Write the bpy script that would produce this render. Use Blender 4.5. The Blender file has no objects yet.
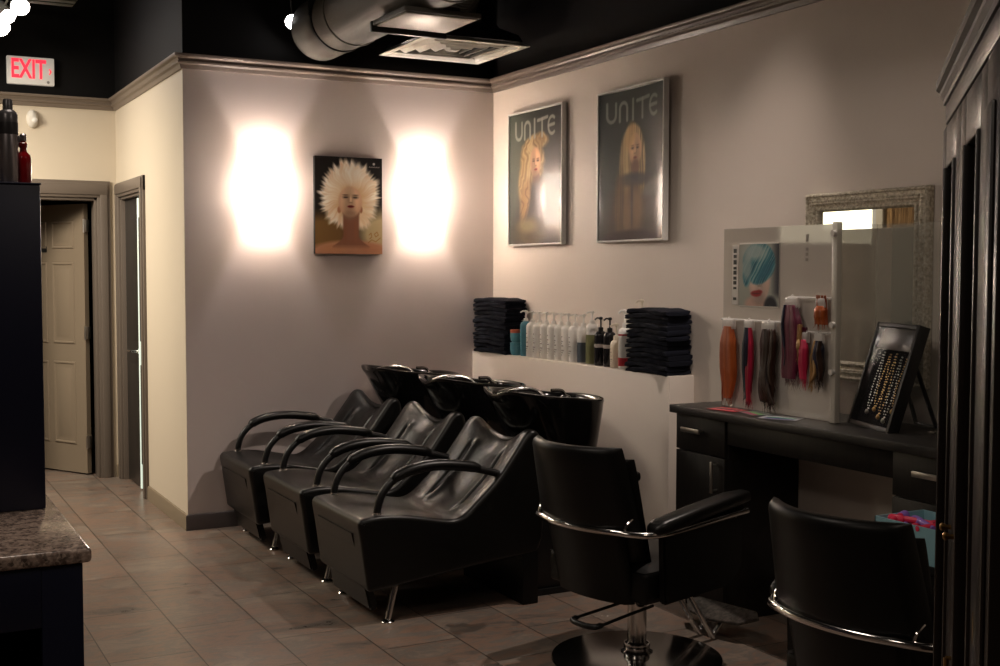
import bpy, bmesh, math, random
import numpy as np
from mathutils import Vector, Matrix
C = bpy.context.scene.collection
PI = math.pi
rnd = random.Random(7)

SG = 7.5
# ------------------------------------------------------------------ materials
def mat(name, color=(.5,.5,.5), rough=.5, metal=0, spec=.5, coat=0, bump=None, emit=None, estr=0, trans=0, alpha=1, ior=1.45, sheen=0, coat_rough=.05):
    m = bpy.data.materials.new(name); m.use_nodes = True
    nt = m.node_tree; b = nt.nodes['Principled BSDF']; I = b.inputs
    I['Base Color'].default_value = (*color, 1); I['Roughness'].default_value = rough
    I['Metallic'].default_value = metal; I['Specular IOR Level'].default_value = spec
    I['Coat Weight'].default_value = coat; I['Coat Roughness'].default_value = coat_rough
    I['Transmission Weight'].default_value = trans; I['Alpha'].default_value = alpha; I['IOR'].default_value = ior
    I['Sheen Weight'].default_value = sheen
    if emit: I['Emission Color'].default_value = (*emit, 1); I['Emission Strength'].default_value = estr
    if bump:
        sc, st = bump[:2]
        tc = nt.nodes.new('ShaderNodeTexCoord'); n = nt.nodes.new('ShaderNodeTexNoise'); bp = nt.nodes.new('ShaderNodeBump')
        n.inputs['Scale'].default_value = sc; n.inputs['Detail'].default_value = 5; bp.inputs['Strength'].default_value = st
        bp.inputs['Distance'].default_value = bump[2] if len(bump) > 2 else .002
        nt.links.new(tc.outputs['Object'], n.inputs['Vector']); nt.links.new(n.outputs['Fac'], bp.inputs['Height']); nt.links.new(bp.outputs['Normal'], I['Normal'])
    return m
def noisy(m, scale, c1, c2, stretch=(1,1,1), detail=6, lo=.35, hi=.65, dist=0):
    nt = m.node_tree; b = nt.nodes['Principled BSDF']
    tc = nt.nodes.new('ShaderNodeTexCoord'); mp = nt.nodes.new('ShaderNodeMapping'); n = nt.nodes.new('ShaderNodeTexNoise'); r = nt.nodes.new('ShaderNodeValToRGB')
    mp.inputs['Scale'].default_value = stretch; n.inputs['Scale'].default_value = scale; n.inputs['Detail'].default_value = detail; n.inputs['Distortion'].default_value = dist
    r.color_ramp.elements[0].position = lo; r.color_ramp.elements[1].position = hi
    r.color_ramp.elements[0].color = (*c1, 1); r.color_ramp.elements[1].color = (*c2, 1)
    L = nt.links.new; L(tc.outputs['Object'], mp.inputs['Vector']); L(mp.outputs['Vector'], n.inputs['Vector']); L(n.outputs['Fac'], r.inputs['Fac']); L(r.outputs['Color'], b.inputs['Base Color'])
    return m
M = {}
M['taupe'] = mat('taupe_paint', (.60,.52,.49), .55, bump=(220,.25,.001))
M['beige'] = mat('beige_paint', (.70,.62,.55), .55, bump=(220,.25,.001))
M['cream'] = mat('cream_paint', (.64,.56,.44), .6, bump=(220,.25,.001))
M['behind'] = mat('darkened_taupe_paint', (.16,.135,.12), .7)  # unseen left and front walls, darkened to weaken their reflection in the leather
M['black_paint'] = mat('black_paint', (.006,.0055,.0055), .75, spec=.2)
M['moulding'] = mat('moulding_paint', (.15,.118,.10), .3)
M['moulding_light'] = mat('hall_moulding_paint', (.20,.16,.125), .4)
M['base_dark'] = mat('baseboard_paint', (.095,.08,.078), .45)
M['base_tan'] = mat('hall_baseboard_paint', (.24,.19,.13), .45)
M['door'] = mat('door_paint', (.24,.19,.135), .42)
M['casing'] = mat('casing_paint', (.16,.13,.105), .38)
M['dark_door'] = mat('dark_door', (.02,.018,.016), .3)
M['leather'] = mat('black_leather', (.0035,.0033,.003), .35, spec=.40, bump=(900,.12,.0006))
M['leather_matte'] = mat('black_vinyl', (.0045,.0043,.004), .40, spec=.28, bump=(700,.12,.0006))
M['plastic'] = mat('black_plastic', (.006,.006,.006), .38)
M['ceramic'] = mat('black_ceramic', (.004,.004,.004), .12, spec=.38, coat=.08)
M['chrome'] = mat('chrome', (.72,.70,.68), .12, 1)
M['steel'] = mat('brushed_steel', (.55,.52,.48), .32, 1)
M['dark_chrome'] = mat('dark_chrome', (.22,.21,.20), .14, 1)
M['tread'] = noisy(mat('footplate_metal', (.3,.28,.25), .45, .8, bump=(160,.6,.002)), 60, (.05,.047,.043), (.14,.125,.11))
M['towel'] = mat('navy_black_terry', (.008,.009,.015), .95, spec=.08, sheen=.04, bump=(420,.9,.003))
M['espresso'] = noisy(mat('espresso_wood', (.02,.016,.014), .4, spec=.35), 9, (.007,.006,.0055), (.015,.012,.010), (1,12,1))
M['worktop'] = noisy(mat('dark_worktop', (.04,.037,.034), .38), 7, (.016,.015,.014), (.03,.027,.024), (8,1,1))
M['armoire'] = mat('armoire_varnish', (.010,.006,.005), .36, coat=.10, coat_rough=.2)
M['armoire_glass'] = mat('armoire_dark_glass', (.008,.007,.007), .12)
M['brass'] = mat('brass', (.35,.20,.07), .35, 1)
M['navy'] = mat('navy_lacquer', (.006,.008,.026), .4, bump=(300,.15,.001))
M['white'] = mat('white_plastic', (.72,.69,.64), .35)
M['whiter'] = mat('white_gloss', (.80,.77,.72), .3)
M['acrylic'] = mat('clear_acrylic', (.95,.97,.95), .03, trans=1, ior=1.25)
M['grey_metal'] = mat('galvanised_duct', (.075,.068,.056), .6, .0)
M['diffuser'] = mat('diffuser_enamel', (.50,.47,.42), .4)
M['silver_frame'] = noisy(mat('silver_leaf_frame', (.4,.35,.28), .42, .45, bump=(120,1.0,.006)), 80, (.34,.29,.21), (.70,.64,.52))
M['mirror'] = mat('mirror_glass', (.86,.88,.85), .01, 1)
M['white_frame'] = mat('white_frame', (.72,.70,.66), .3)
M['teal'] = mat('teal_plastic', (.09,.25,.31), .4)
M['red_lid'] = mat('coral_lid', (.50,.11,.06), .4)
M['black_gloss'] = mat('black_bottle', (.012,.011,.012), .2)
M['grey_liquid'] = mat('slate_liquid_bottle', (.10,.115,.135), .25)
M['green_liquid'] = mat('olive_green_bottle', (.19,.19,.09), .3)
M['cream_plastic'] = mat('cream_bottle', (.66,.58,.46), .35)
M['red_label'] = mat('crimson_label', (.42,.02,.03), .45)
M['label_grey'] = mat('grey_label_print', (.32,.28,.25), .5)
M['label_teal'] = mat('teal_label_print', (.05,.22,.27), .5)
M['red_glass'] = mat('red_bottle', (.25,.004,.008), .12, coat=.5)
M['silver_can'] = mat('silver_can', (.36,.33,.34), .28, .9)
M['can_dark'] = mat('dark_can_band', (.03,.028,.03), .35)
M['granite'] = None
M['gold'] = mat('gold_chain', (.50,.31,.13), .32, 1)
M['silver'] = mat('silver_chain', (.40,.38,.35), .3, 1)
M['velvet'] = mat('black_velvet', (.008,.007,.008), .9, spec=.1)
M['blue_box'] = mat('light_blue_box', (.26,.48,.54), .5)
M['pink'] = mat('hot_pink_plastic', (.75,.03,.09), .35)
M['purple'] = mat('purple_plastic', (.30,.16,.55), .4)
M['lime'] = mat('lime_plastic', (.16,.36,.02), .35)
M['curtain'] = noisy(mat('brown_curtain', (.2,.1,.04), .9), 6, (.10,.05,.02), (.34,.2,.09), (30,1,1))
M['window_glow'] = mat('daylight_blind', (.9,.85,.7), .8, emit=(1,.88,.62), estr=1.6)
M['sensor'] = mat('sensor_white', (.74,.70,.62), .45)
M['sign_white'] = mat('exit_sign_face', (.78,.76,.70), .45, emit=(1,.9,.8), estr=.07)
M['sign_red'] = mat('exit_sign_letters', (.8,.03,.05), .5, emit=(1,.03,.06), estr=.55)
M['grout_black'] = mat('black_strip', (.01,.01,.01), .5)
M['spot_lens'] = mat('spot_lens', (1,1,1), .3, emit=(1,.93,.90), estr=30)
M['sconce_glass'] = mat('frosted_sconce_glass', (1,.95,.85), .5, emit=(1,.87,.77), estr=SG, alpha=.82)
M['sconce_side'] = mat('sconce_metal', (.45,.40,.33), .35, .8)

def granite():
    m = mat('speckled_granite', (.3,.2,.17), .2, coat=.3); nt = m.node_tree; b = nt.nodes['Principled BSDF']; L = nt.links.new
    tc = nt.nodes.new('ShaderNodeTexCoord'); v = nt.nodes.new('ShaderNodeTexVoronoi'); n = nt.nodes.new('ShaderNodeTexNoise'); r = nt.nodes.new('ShaderNodeValToRGB'); mx = nt.nodes.new('ShaderNodeMix'); mx.data_type = 'RGBA'; r2 = nt.nodes.new('ShaderNodeValToRGB')
    v.inputs['Scale'].default_value = 170; n.inputs['Scale'].default_value = 42; n.inputs['Detail'].default_value = 8
    L(tc.outputs['Object'], v.inputs['Vector']); L(tc.outputs['Object'], n.inputs['Vector'])
    L(v.outputs['Color'], r.inputs['Fac']); L(n.outputs['Fac'], r2.inputs['Fac'])
    cr = r.color_ramp; cr.elements[0].position = .2; cr.elements[0].color = (.06,.045,.04,1); cr.elements[1].position = .8; cr.elements[1].color = (.50,.39,.32,1)
    e = cr.elements.new(.5); e.color = (.26,.17,.14,1)
    cr = r2.color_ramp; cr.elements[0].position = .42; cr.elements[0].color = (.10,.075,.06,1); cr.elements[1].position = .56; cr.elements[1].color = (.48,.37,.30,1)
    mx.inputs['Factor'].default_value = .5; L(r.outputs['Color'], mx.inputs['A']); L(r2.outputs['Color'], mx.inputs['B']); L(mx.outputs['Result'], b.inputs['Base Color'])
    return m
M['granite'] = granite()
def floor_mat():
    m = mat('slate_vinyl_tile', (.2,.15,.12), .32); nt = m.node_tree; b = nt.nodes['Principled BSDF']; L = nt.links.new; N = nt.nodes.new
    tc = N('ShaderNodeTexCoord'); mp = N('ShaderNodeMapping'); L(tc.outputs['Object'], mp.inputs['Vector'])
    mp.inputs['Location'].default_value = (.08, .18, 0); mp.inputs['Rotation'].default_value = (0,0,PI/2)
    br = N('ShaderNodeTexBrick'); br.offset = .5; br.inputs['Scale'].default_value = 1; br.inputs['Brick Width'].default_value = .66; br.inputs['Row Height'].default_value = .33
    br.inputs['Mortar Size'].default_value = .0028; br.inputs['Mortar Smooth'].default_value = .3
    br.inputs['Color1'].default_value = (0,0,0,1); br.inputs['Color2'].default_value = (1,1,1,1); br.inputs['Mortar'].default_value = (.5,.5,.5,1)
    L(mp.outputs['Vector'], br.inputs['Vector'])
    # streaks run across the boards, shifted per tile
    sep = N('ShaderNodeVectorMath'); sep.operation = 'MULTIPLY_ADD'; sep.inputs[1].default_value = (3.2, 7, 1)
    sc = N('ShaderNodeVectorMath'); sc.operation = 'MULTIPLY'; sc.inputs[1].default_value = (9,5,3); L(br.outputs['Color'], sc.inputs[0])
    L(tc.outputs['Object'], sep.inputs[0]); L(sc.outputs[0], sep.inputs[2])
    n1 = N('ShaderNodeTexNoise'); n1.inputs['Scale'].default_value = 1.0; n1.inputs['Detail'].default_value = 12; n1.inputs['Roughness'].default_value = .72; n1.inputs['Distortion'].default_value = .5; L(sep.outputs[0], n1.inputs['Vector'])
    r = N('ShaderNodeValToRGB'); cr = r.color_ramp; L(n1.outputs['Fac'], r.inputs['Fac'])
    cr.elements[0].position = .28; cr.elements[0].color = (.07,.055,.047,1); cr.elements[1].position = .74; cr.elements[1].color = (.46,.36,.26,1)
    for p, c in ((.40,(.16,.13,.11)), (.47,(.26,.165,.12)), (.53,(.17,.15,.13)), (.59,(.27,.20,.155)), (.65,(.25,.21,.17))):
        e = cr.elements.new(p); e.color = (*c, 1)
    n2 = N('ShaderNodeTexNoise'); n2.inputs['Scale'].default_value = 1.6; n2.inputs['Detail'].default_value = 3; L(tc.outputs['Object'], n2.inputs['Vector'])
    mr = N('ShaderNodeMapRange'); mr.inputs['To Min'].default_value = .75; mr.inputs['To Max'].default_value = 1.2; L(n2.outputs['Fac'], mr.inputs['Value'])
    mrt = N('ShaderNodeMapRange'); mrt.inputs['To Min'].default_value = .86; mrt.inputs['To Max'].default_value = 1.08; L(br.outputs['Color'], mrt.inputs['Value'])
    mm = N('ShaderNodeMath'); mm.operation = 'MULTIPLY'; L(mr.outputs[0], mm.inputs[0]); L(mrt.outputs[0], mm.inputs[1])
    vm = N('ShaderNodeVectorMath'); vm.operation = 'SCALE'; L(r.outputs['Color'], vm.inputs[0]); L(mm.outputs[0], vm.inputs['Scale'])
    n3 = N('ShaderNodeTexNoise'); n3.inputs['Scale'].default_value = 2.3; n3.inputs['Detail'].default_value = 6; L(tc.outputs['Object'], n3.inputs['Vector'])
    st = N('ShaderNodeMapRange'); st.inputs['From Min'].default_value = .655; st.inputs['From Max'].default_value = .68; st.inputs['To Min'].default_value = 1; st.inputs['To Max'].default_value = .55; L(n3.outputs['Fac'], st.inputs['Value'])
    vs2 = N('ShaderNodeVectorMath'); vs2.operation = 'SCALE'; L(vm.outputs[0], vs2.inputs[0]); L(st.outputs[0], vs2.inputs['Scale']); vm = vs2
    mx = N('ShaderNodeMix'); mx.data_type = 'RGBA'; L(br.outputs['Fac'], mx.inputs['Factor']); L(vm.outputs[0], mx.inputs['A']); mx.inputs['B'].default_value = (.03,.024,.02,1)
    L(mx.outputs['Result'], b.inputs['Base Color'])
    rr = N('ShaderNodeMapRange'); rr.inputs['To Min'].default_value = .2; rr.inputs['To Max'].default_value = .42; L(n1.outputs['Fac'], rr.inputs['Value']); L(rr.outputs[0], b.inputs['Roughness'])
    bp = N('ShaderNodeBump'); bp.inputs['Strength'].default_value = .35; bp.inputs['Distance'].default_value = .004
    sb = N('ShaderNodeMath'); sb.operation = 'SUBTRACT'; L(n1.outputs['Fac'], sb.inputs[0]); L(br.outputs['Fac'], sb.inputs[1]); L(sb.outputs[0], bp.inputs['Height']); L(bp.outputs['Normal'], b.inputs['Normal'])
    return m
M['floor'] = floor_mat()

# ------------------------------------------------------------------ mesh helpers
def nb(): return bmesh.new()
def merge(bm, t, T=None):
    if T is not None: bmesh.ops.transform(t, matrix=T, verts=t.verts)
    me = bpy.data.meshes.new('t'); t.to_mesh(me); t.free(); bm.from_mesh(me); bpy.data.meshes.remove(me)
def box(bm, x0,x1,y0,y1,z0,z1, bev=0, seg=2, T=None):
    t = bmesh.new(); bmesh.ops.create_cube(t, size=1)
    for v in t.verts: v.co = Vector((x0+(v.co.x+.5)*(x1-x0), y0+(v.co.y+.5)*(y1-y0), z0+(v.co.z+.5)*(z1-z0)))
    if bev: bmesh.ops.bevel(t, geom=list(t.edges), offset=bev, segments=seg, affect='EDGES', profile=.5)
    merge(bm, t, T); return bm
def grid(bm, pts, cu=False, cv=False, flip=False):
    """pts[i][j] -> quads; cu closes i, cv closes j"""
    vs = [[bm.verts.new(p) for p in row] for row in pts]
    n, m = len(vs), len(vs[0])
    for i in range(n if cu else n-1):
        for j in range(m if cv else m-1):
            a,b,c,d = vs[i][j], vs[(i+1)%n][j], vs[(i+1)%n][(j+1)%m], vs[i][(j+1)%m]
            q = (d,c,b,a) if flip else (a,b,c,d)
            try: bm.faces.new(q)
            except ValueError: pass
    return vs
def cap(bm, ring):
    try: bm.faces.new(ring)
    except ValueError: pass
def smooth_path(pts, n=8, closed=False):
    P = [Vector(p) for p in pts]; out = []; N = len(P)
    rng = range(N) if closed else range(N-1)
    for i in rng:
        p0 = P[(i-1)%N] if (closed or i>0) else P[0]; p1 = P[i]; p2 = P[(i+1)%N]; p3 = P[(i+2)%N] if (closed or i+2<N) else P[-1]
        for k in range(n):
            t = k/n
            out.append(.5*((2*p1)+(-p0+p2)*t+(2*p0-5*p1+4*p2-p3)*t*t+(-p0+3*p1-3*p2+p3)*t**3))
    if not closed: out.append(P[-1])
    return out
def tube(bm, path, r, n=12, closed=False, flat=1.0, caps=True):
    P = [Vector(p) for p in path]; N = len(P); rings = []
    rr = r if callable(r) else (lambda t: r)
    up = None
    for i, p in enumerate(P):
        a = P[(i-1)%N] if (closed or i>0) else P[0]; b = P[(i+1)%N] if (closed or i<N-1) else P[-1]
        d = (b-a).normalized()
        if up is None: up = Vector((0,0,1)) if abs(d.z)<.9 else Vector((0,1,0))
        s = d.cross(up).normalized(); u = s.cross(d).normalized(); up = u
        R = rr(i/(N-1)); rings.append([p + s*math.cos(2*PI*k/n)*R + u*math.sin(2*PI*k/n)*R*flat for k in range(n)])
    vs = grid(bm, rings, cu=closed, cv=True)
    if caps and not closed: cap(bm, vs[0][::-1]); cap(bm, vs[-1])
    return bm
def lathe(bm, prof, n=24, T=None, sx=1, sy=1):
    t = bmesh.new()
    rings = [[Vector((r*math.cos(2*PI*k/n)*sx, r*math.sin(2*PI*k/n)*sy, z)) for k in range(n)] for r, z in prof]
    vs = grid(t, rings, cv=True, flip=True)
    if prof[0][0] > 1e-6: cap(t, vs[0])
    if prof[-1][0] > 1e-6: cap(t, vs[-1][::-1])
    bmesh.ops.remove_doubles(t, verts=t.verts, dist=1e-6)
    merge(bm, t, T); return bm
def prism(bm, poly, y0, y1, axis='y', bev=0):
    """poly in (a,b): axis y -> (x,z); axis z -> (x,y); axis x -> (y,z)"""
    t = bmesh.new()
    f = {'y': lambda a,b,c: (a,c,b), 'z': lambda a,b,c: (a,b,c), 'x': lambda a,b,c: (c,a,b)}[axis]
    A = [t.verts.new(f(a,b,y0)) for a,b in poly]; B = [t.verts.new(f(a,b,y1)) for a,b in poly]
    t.faces.new(A); t.faces.new(B[::-1])
    for i in range(len(A)): t.faces.new((A[i],B[i],B[(i+1)%len(A)],A[(i+1)%len(A)])[::-1])
    bmesh.ops.recalc_face_normals(t, faces=t.faces)
    if bev: bmesh.ops.bevel(t, geom=list(t.edges), offset=bev, segments=2, affect='EDGES')
    merge(bm, t); return bm
def obj(name, bm, m, parent=None, smooth=True, ang=40, label=None, loc=None):
    bmesh.ops.recalc_face_normals(bm, faces=bm.faces)
    me = bpy.data.meshes.new(name)
    if smooth:
        for f in bm.faces: f.smooth = True
        for e in bm.edges:
            if len(e.link_faces) == 2 and e.calc_face_angle(0) > math.radians(ang): e.smooth = False
    bm.to_mesh(me); bm.free()
    for x in (m if isinstance(m, (list,tuple)) else [m]): me.materials.append(x)
    o = bpy.data.objects.new(name, me); C.objects.link(o)
    if parent: o.parent = parent
    if loc: o.location = loc
    if label: o['label'] = label
    return o
def thing(name, label, cat, loc=(0,0,0), rz=0, group=None):
    o = bpy.data.objects.new(name, None); C.objects.link(o); o.empty_display_size = .1
    o.location = loc; o.rotation_euler = (0,0,rz); o['label'] = label; o['category'] = cat
    if group: o['group'] = group
    return o
def tag(o, label, cat, group=None):
    o['label'] = label; o['category'] = cat
    if group: o['group'] = group
    return o
def struct(name, bm, m, parent=None, **k):
    o = obj(name, bm, m, parent, **k)
    if not parent: o['kind'] = 'structure'
    return o
def dup(root, loc, rz=None, label=None, group=None):
    r = root.copy(); C.objects.link(r); r.location = loc
    if rz is not None: r.rotation_euler = (0,0,rz)
    if label: r['label'] = label
    if group: r['group'] = group
    for ch in list(root.children):
        c = ch.copy(); C.objects.link(c); c.parent = r
        for g in list(ch.children):
            d = g.copy(); C.objects.link(d); d.parent = c
    return r

# ------------------------------------------------------------------ camera
CX, CY, CZ, F, YAW, PITCH, ROLL = -3.6127, -6.9204, 1.5, 1200.12, .4868, .0515, .0014
fw = Vector((math.sin(YAW)*math.cos(PITCH), math.cos(YAW)*math.cos(PITCH), -math.sin(PITCH)))
rt = Vector((math.cos(YAW), -math.sin(YAW), 0)); upv = rt.cross(fw)
r2 = rt*math.cos(ROLL)+upv*math.sin(ROLL); u2 = -rt*math.sin(ROLL)+upv*math.cos(ROLL)
cam = bpy.data.cameras.new('camera'); co = bpy.data.objects.new('camera', cam); C.objects.link(co)
co.matrix_world = Matrix(((r2.x,u2.x,-fw.x,CX),(r2.y,u2.y,-fw.y,CY),(r2.z,u2.z,-fw.z,CZ),(0,0,0,1)))
cam.sensor_width = 36; cam.lens = F/1000*36; cam.clip_start = .05
bpy.context.scene.camera = co
vs_ = bpy.context.scene.view_settings
vs_.view_transform = 'Standard'; vs_.look = 'None'; vs_.gamma = 1; vs_.use_curve_mapping = False; vs_.exposure = 1.18

# ------------------------------------------------------------------ setting
W, D, H, HC = 1.99, 2.065, 2.645, 3.45     # back wall width, hall depth, moulding underside, ceiling
XL, YF = -6.8, -9.0
MH = .105                                    # moulding height
b = nb(); box(b, XL, 1.2, YF, 5.2, -.05, 0); struct('floor', b, M['floor'], smooth=False)
b = nb(); box(b, XL, 1.2, YF, 5.2, HC, HC+.05); struct('ceiling', b, M['black_paint'], smooth=False)
def wall(name, boxes, m):
    """boxes split at the moulding: painted below, black above"""
    b = nb()
    for (x0,x1,y0,y1,z0,z1) in boxes:
        if z0 < H+MH-.01: box(b, x0,x1,y0,y1,z0,min(z1,H+.04))
    k = len(b.faces)
    for (x0,x1,y0,y1,z0,z1) in boxes:
        if z1 > H+.04: box(b, x0,x1,y0,y1,max(z0,H+.04),z1)
    b.faces.ensure_lookup_table()
    for i in range(k, len(b.faces)): b.faces[i].material_index = 1
    return struct(name, b, [m, M['black_paint']], smooth=False)
wall('wall_back', [(-W+.001,.0,0,.15,0,HC)], M['taupe'])
wall('wall_right', [(0,.15,YF,.15,0,HC)], M['beige'])
b = nb(); box(b, -.152, 0, -2.147, 0, 0, .988, .003); struct('wall_ledge', b, M['beige'])
DCn, DCf, DH = 1.15, 1.93, 2.02               # hall side doorway
wall('wall_hall_right', [(-W,-W+.13,.152,DCn,0,HC),(-W,-W+.0009,.0005,.152,0,HC),(-W,-W+.13,DCf,D+.13,0,HC),(-W,-W+.13,DCn,DCf,DH,HC)], M['cream'])
DX0, DX1 = -2.93, -2.125
wall('wall_hall_end', [(XL,DX0,D,D+.13,0,HC),(DX1,-W,D,D+.13,0,HC),(DX0,DX1,D,D+.13,DH,HC)], M['cream'])
wall('wall_left', [(XL-.1,XL,YF,D+.13,0,HC)], M['behind'])
wall('wall_front', [(XL-.1,.15,YF-.1,YF,0,HC)], M['behind'])
b = nb(); box(b, -4.2, -1.0, 5.0, 5.1, 0, HC); box(b, -4.3,-4.2, D+.13, 5.1, 0, HC); box(b, -1.0,-.9, D+.13, 5.1, 0, HC); struct('wall_storeroom', b, M['black_paint'], smooth=False)

# crown mouldings: stepped profile swept along the wall
KZ = .75
prof = [(0,0),(.012,0),(.016,.012),(.020,.030),(.034,.040),(.036,.052),(.028,.058),(.036,.075),(.052,.085),(.056,.098),(.056,.105),(0,.105)]
prof = [(o, z*KZ) for o, z in prof]
def mould(name, p0, p1, nrm, m, z0, prof=prof, e0=0, e1=0):
    """e0/e1 : +1 mitre outward (outer corner), -1 inner corner, 0 square"""
    b = nb(); p0 = Vector(p0); p1 = Vector(p1); d = (p1-p0).normalized(); n = Vector(nrm)
    A = [p0 + n*o - d*o*e0 + Vector((0,0,z0+z)) for o, z in prof]; B = [p1 + n*o + d*o*e1 + Vector((0,0,z0+z)) for o, z in prof]
    vs = grid(b, [A,B], cv=True); cap(b, vs[0]); cap(b, vs[1][::-1])
    return struct(name, b, m, ang=25)
mould('trim_1', (-W,0,0), (0,0,0), (0,-1,0), M['moulding'], H, e0=1, e1=-1)
mould('trim_2', (0,0,0), (0,YF,0), (-1,0,0), M['moulding'], H, e0=-1)
mould('trim_3', (-W,D,0), (-W,0,0), (-1,0,0), M['moulding_light'], H, e0=-1, e1=1)
mould('trim_4', (XL,D,0), (-W,D,0), (0,-1,0), M['moulding_light'], H, e1=-1)
bprof = [(0,0),(.014,0),(.014,.075),(.010,.088),(0,.092)]
mould('baseboard_back', (-W,0,0), (0,0,0), (0,-1,0), M['base_dark'], 0, bprof, e0=1, e1=-1)
mould('baseboard_hall_right', (-W,DCn-.09,0), (-W,0,0), (-1,0,0), M['base_tan'], 0, bprof, e1=1)
mould('baseboard_hall_end', (DX1+.105,D,0), (-W,D,0), (0,-1,0), M['base_tan'], 0, bprof, e1=-1)
mould('baseboard_right', (0,-2.147,0), (0,YF,0), (-1,0,0), M['base_dark'], 0, bprof)
mould('baseboard_ledge', (-.152,0,0), (-.152,-2.147,0), (-1,0,0), M['base_dark'], 0, bprof, e1=0)
mould('baseboard_left', (XL,YF,0), (XL,D,0), (1,0,0), M['base_dark'], 0, bprof)

# casings (stepped boards) round the two hall doorways
b = nb(); y = D
for x0,x1 in ((DX1-.002,DX1+.088),(DX0-.088,DX0+.002)):
    box(b, x0,x1,y-.018,y+.01,0,DH+.10,.004); box(b, x0+.02,x1-.02,y-.028,y,0,DH+.09,.004)
box(b, DX0-.088,DX1+.088,y-.019,y+.01,DH,DH+.12,.004); box(b, DX0-.07,DX1+.07,y-.029,y,DH+.02,DH+.10,.004)
box(b, DX1-.02,DX1+.0,y,y+.13,0,DH,.002); box(b, DX0,DX0+.02,y,y+.13,0,DH,.002); box(b, DX0,DX1,y,y+.13,DH-.02,DH,.002)
struct('trim_5', b, M['casing'])
b = nb(); x = -W
for y0,y1 in ((DCn-.085,DCn+.002),(DCf-.002,DCf+.085)):
    box(b, x-.018,x+.01,y0,y1,0,DH+.10,.004); box(b, x-.028,x,y0+.02,y1-.02,0,DH+.09,.004)
box(b, x-.019,x+.01,DCn-.085,DCf+.085,DH,DH+.10,.004); box(b, x-.029,x,DCn-.065,DCf+.065,DH+.02,DH+.085,.004)
box(b, x,x+.13,DCn,DCn+.018,0,DH,.002); box(b, x,x+.13,DCf-.018,DCf,0,DH,.002); box(b, x,x+.13,DCn,DCf,DH-.018,DH,.002)
struct('trim_6', b, M['casing'])

# door 1: six panel door standing ajar into the dark room, hinged on the right
dw, dh, dt = .77, 1.985, .036
b = nb(); box(b, 0, dw, 0, dt, .012, dh)
def panel(b, x0,x1,z0,z1, s):
    y = 0 if s < 0 else dt
    R = [(x0,z0),(x1,z0),(x1,z1),(x0,z1)]
    def ring(ins, off): return [Vector((x+(ins if x==x0 else -ins), y+s*off, z+(ins if z==z0 else -ins))) for x,z in R]
    vs = grid(b, [ring(0,.0008), ring(.006,.009), ring(.014,.010), ring(.020,.002), ring(.040,.002), ring(.055,.008)], cv=True); cap(b, vs[-1])
for x0,x1 in ((.11,.36),(.42,.67)):
    for z0,z1 in ((.22,.83),(.96,1.56),(1.66,1.86)):
        for s in (-1,1): panel(b, x0,x1,z0,z1,s)
door = struct('door_1', b, M['door'], smooth=True, ang=30)
door.location = (-2.165, D+.175, 0); door.rotation_euler = (0,0,PI-math.radians(60.4))
# local x runs from the hinge to the free edge; the visible face is local y = dt side
b = nb(); box(b, .42,.58,dt,dt+.006,1.635,1.68,.002); obj('name_plate', b, M['grout_black'], door, label='small black plate')
for z in (.2,1.0,1.78):
    b = nb(); box(b, -.016,.004,-.002,dt+.004,z,z+.09,.002); tube(b, [(-.010,dt+.008,z-.004),(-.010,dt+.008,z+.094)], .007, 10); obj('hinge', b, M['steel'], door)
for s,y in ((1,dt),(-1,0)):
    b = nb(); lathe(b, [(.0,.055),(.022,.052),(.028,.038),(.02,.024),(.011,.016),(.011,.006),(.028,.004),(.030,0)], 20, Matrix.Translation((dw-.07,y,.95)) @ Matrix.Rotation(-s*PI/2,4,'X'))
    obj('door_knob', b, M['steel'], door)

# door 2: dark door in the hall side doorway with a lever and a glowing strip imitating light through its gap
b = nb(); box(b, -W+.03, -W+.066, DCn+.02, DCf-.02, .01, DH-.022, .002)
for z0,z1 in ((.18,.86),(1.02,1.86)):
    box(b, -W+.022,-W+.032, DCn+.16,DCf-.14,z0,z1,.004)
d2 = struct('door_2', b, M['dark_door'])
b = nb(); box(b, -W+.018,-W+.034, DCn+.262,DCn+.285,.012,DH-.03,.002); obj('light_gap', b, mat('light_gap_glow',(.7,.75,.66),.3,emit=(.85,1,.82),estr=.30), d2, label='glowing strip imitating light through the door gap')
b = nb(); lathe(b, [(.026,0),(.026,.006),(.010,.010),(.010,.05),(0,.05)], 18, Matrix.Translation((-W+.02,DCn+.315,.95)) @ Matrix.Rotation(-PI/2,4,'Y'))
tube(b, [(-W-.028,DCn+.315,.95),(-W-.03,DCn+.355,.95),(-W-.028,DCn+.42,.948)], .008, 10); obj('lever_handle', b, M['chrome'], d2, label='chrome lever handle')

# window with pale blind and curtain on the hall end wall (seen in the mirror)
b = nb(); box(b, -5.44,-4.64,D-.03,D-.005,1.72,2.42,.004); win = struct('window_1', b, M['white_frame'])
b = nb(); box(b, -5.38,-4.70,D-.036,D-.029,1.78,2.36); obj('roller_blind', b, M['window_glow'], win)
b = nb(); pts = []
for i in range(81):
    x = -6.25+.70*i/80; yy = D-.09+.03*math.sin(i*.95)
    pts.append([(x,yy,1.0),(x,yy,2.42)])
grid(b, pts); pts2 = [[(p[0],p[1]+.006,p[2]) for p in r] for r in pts]; grid(b, pts2, flip=True)
cur = obj('curtain', b, M['curtain'], ang=80); tag(cur, 'brown pleated curtain beside the pale blind, seen only in the silver mirror', 'curtain')

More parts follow.
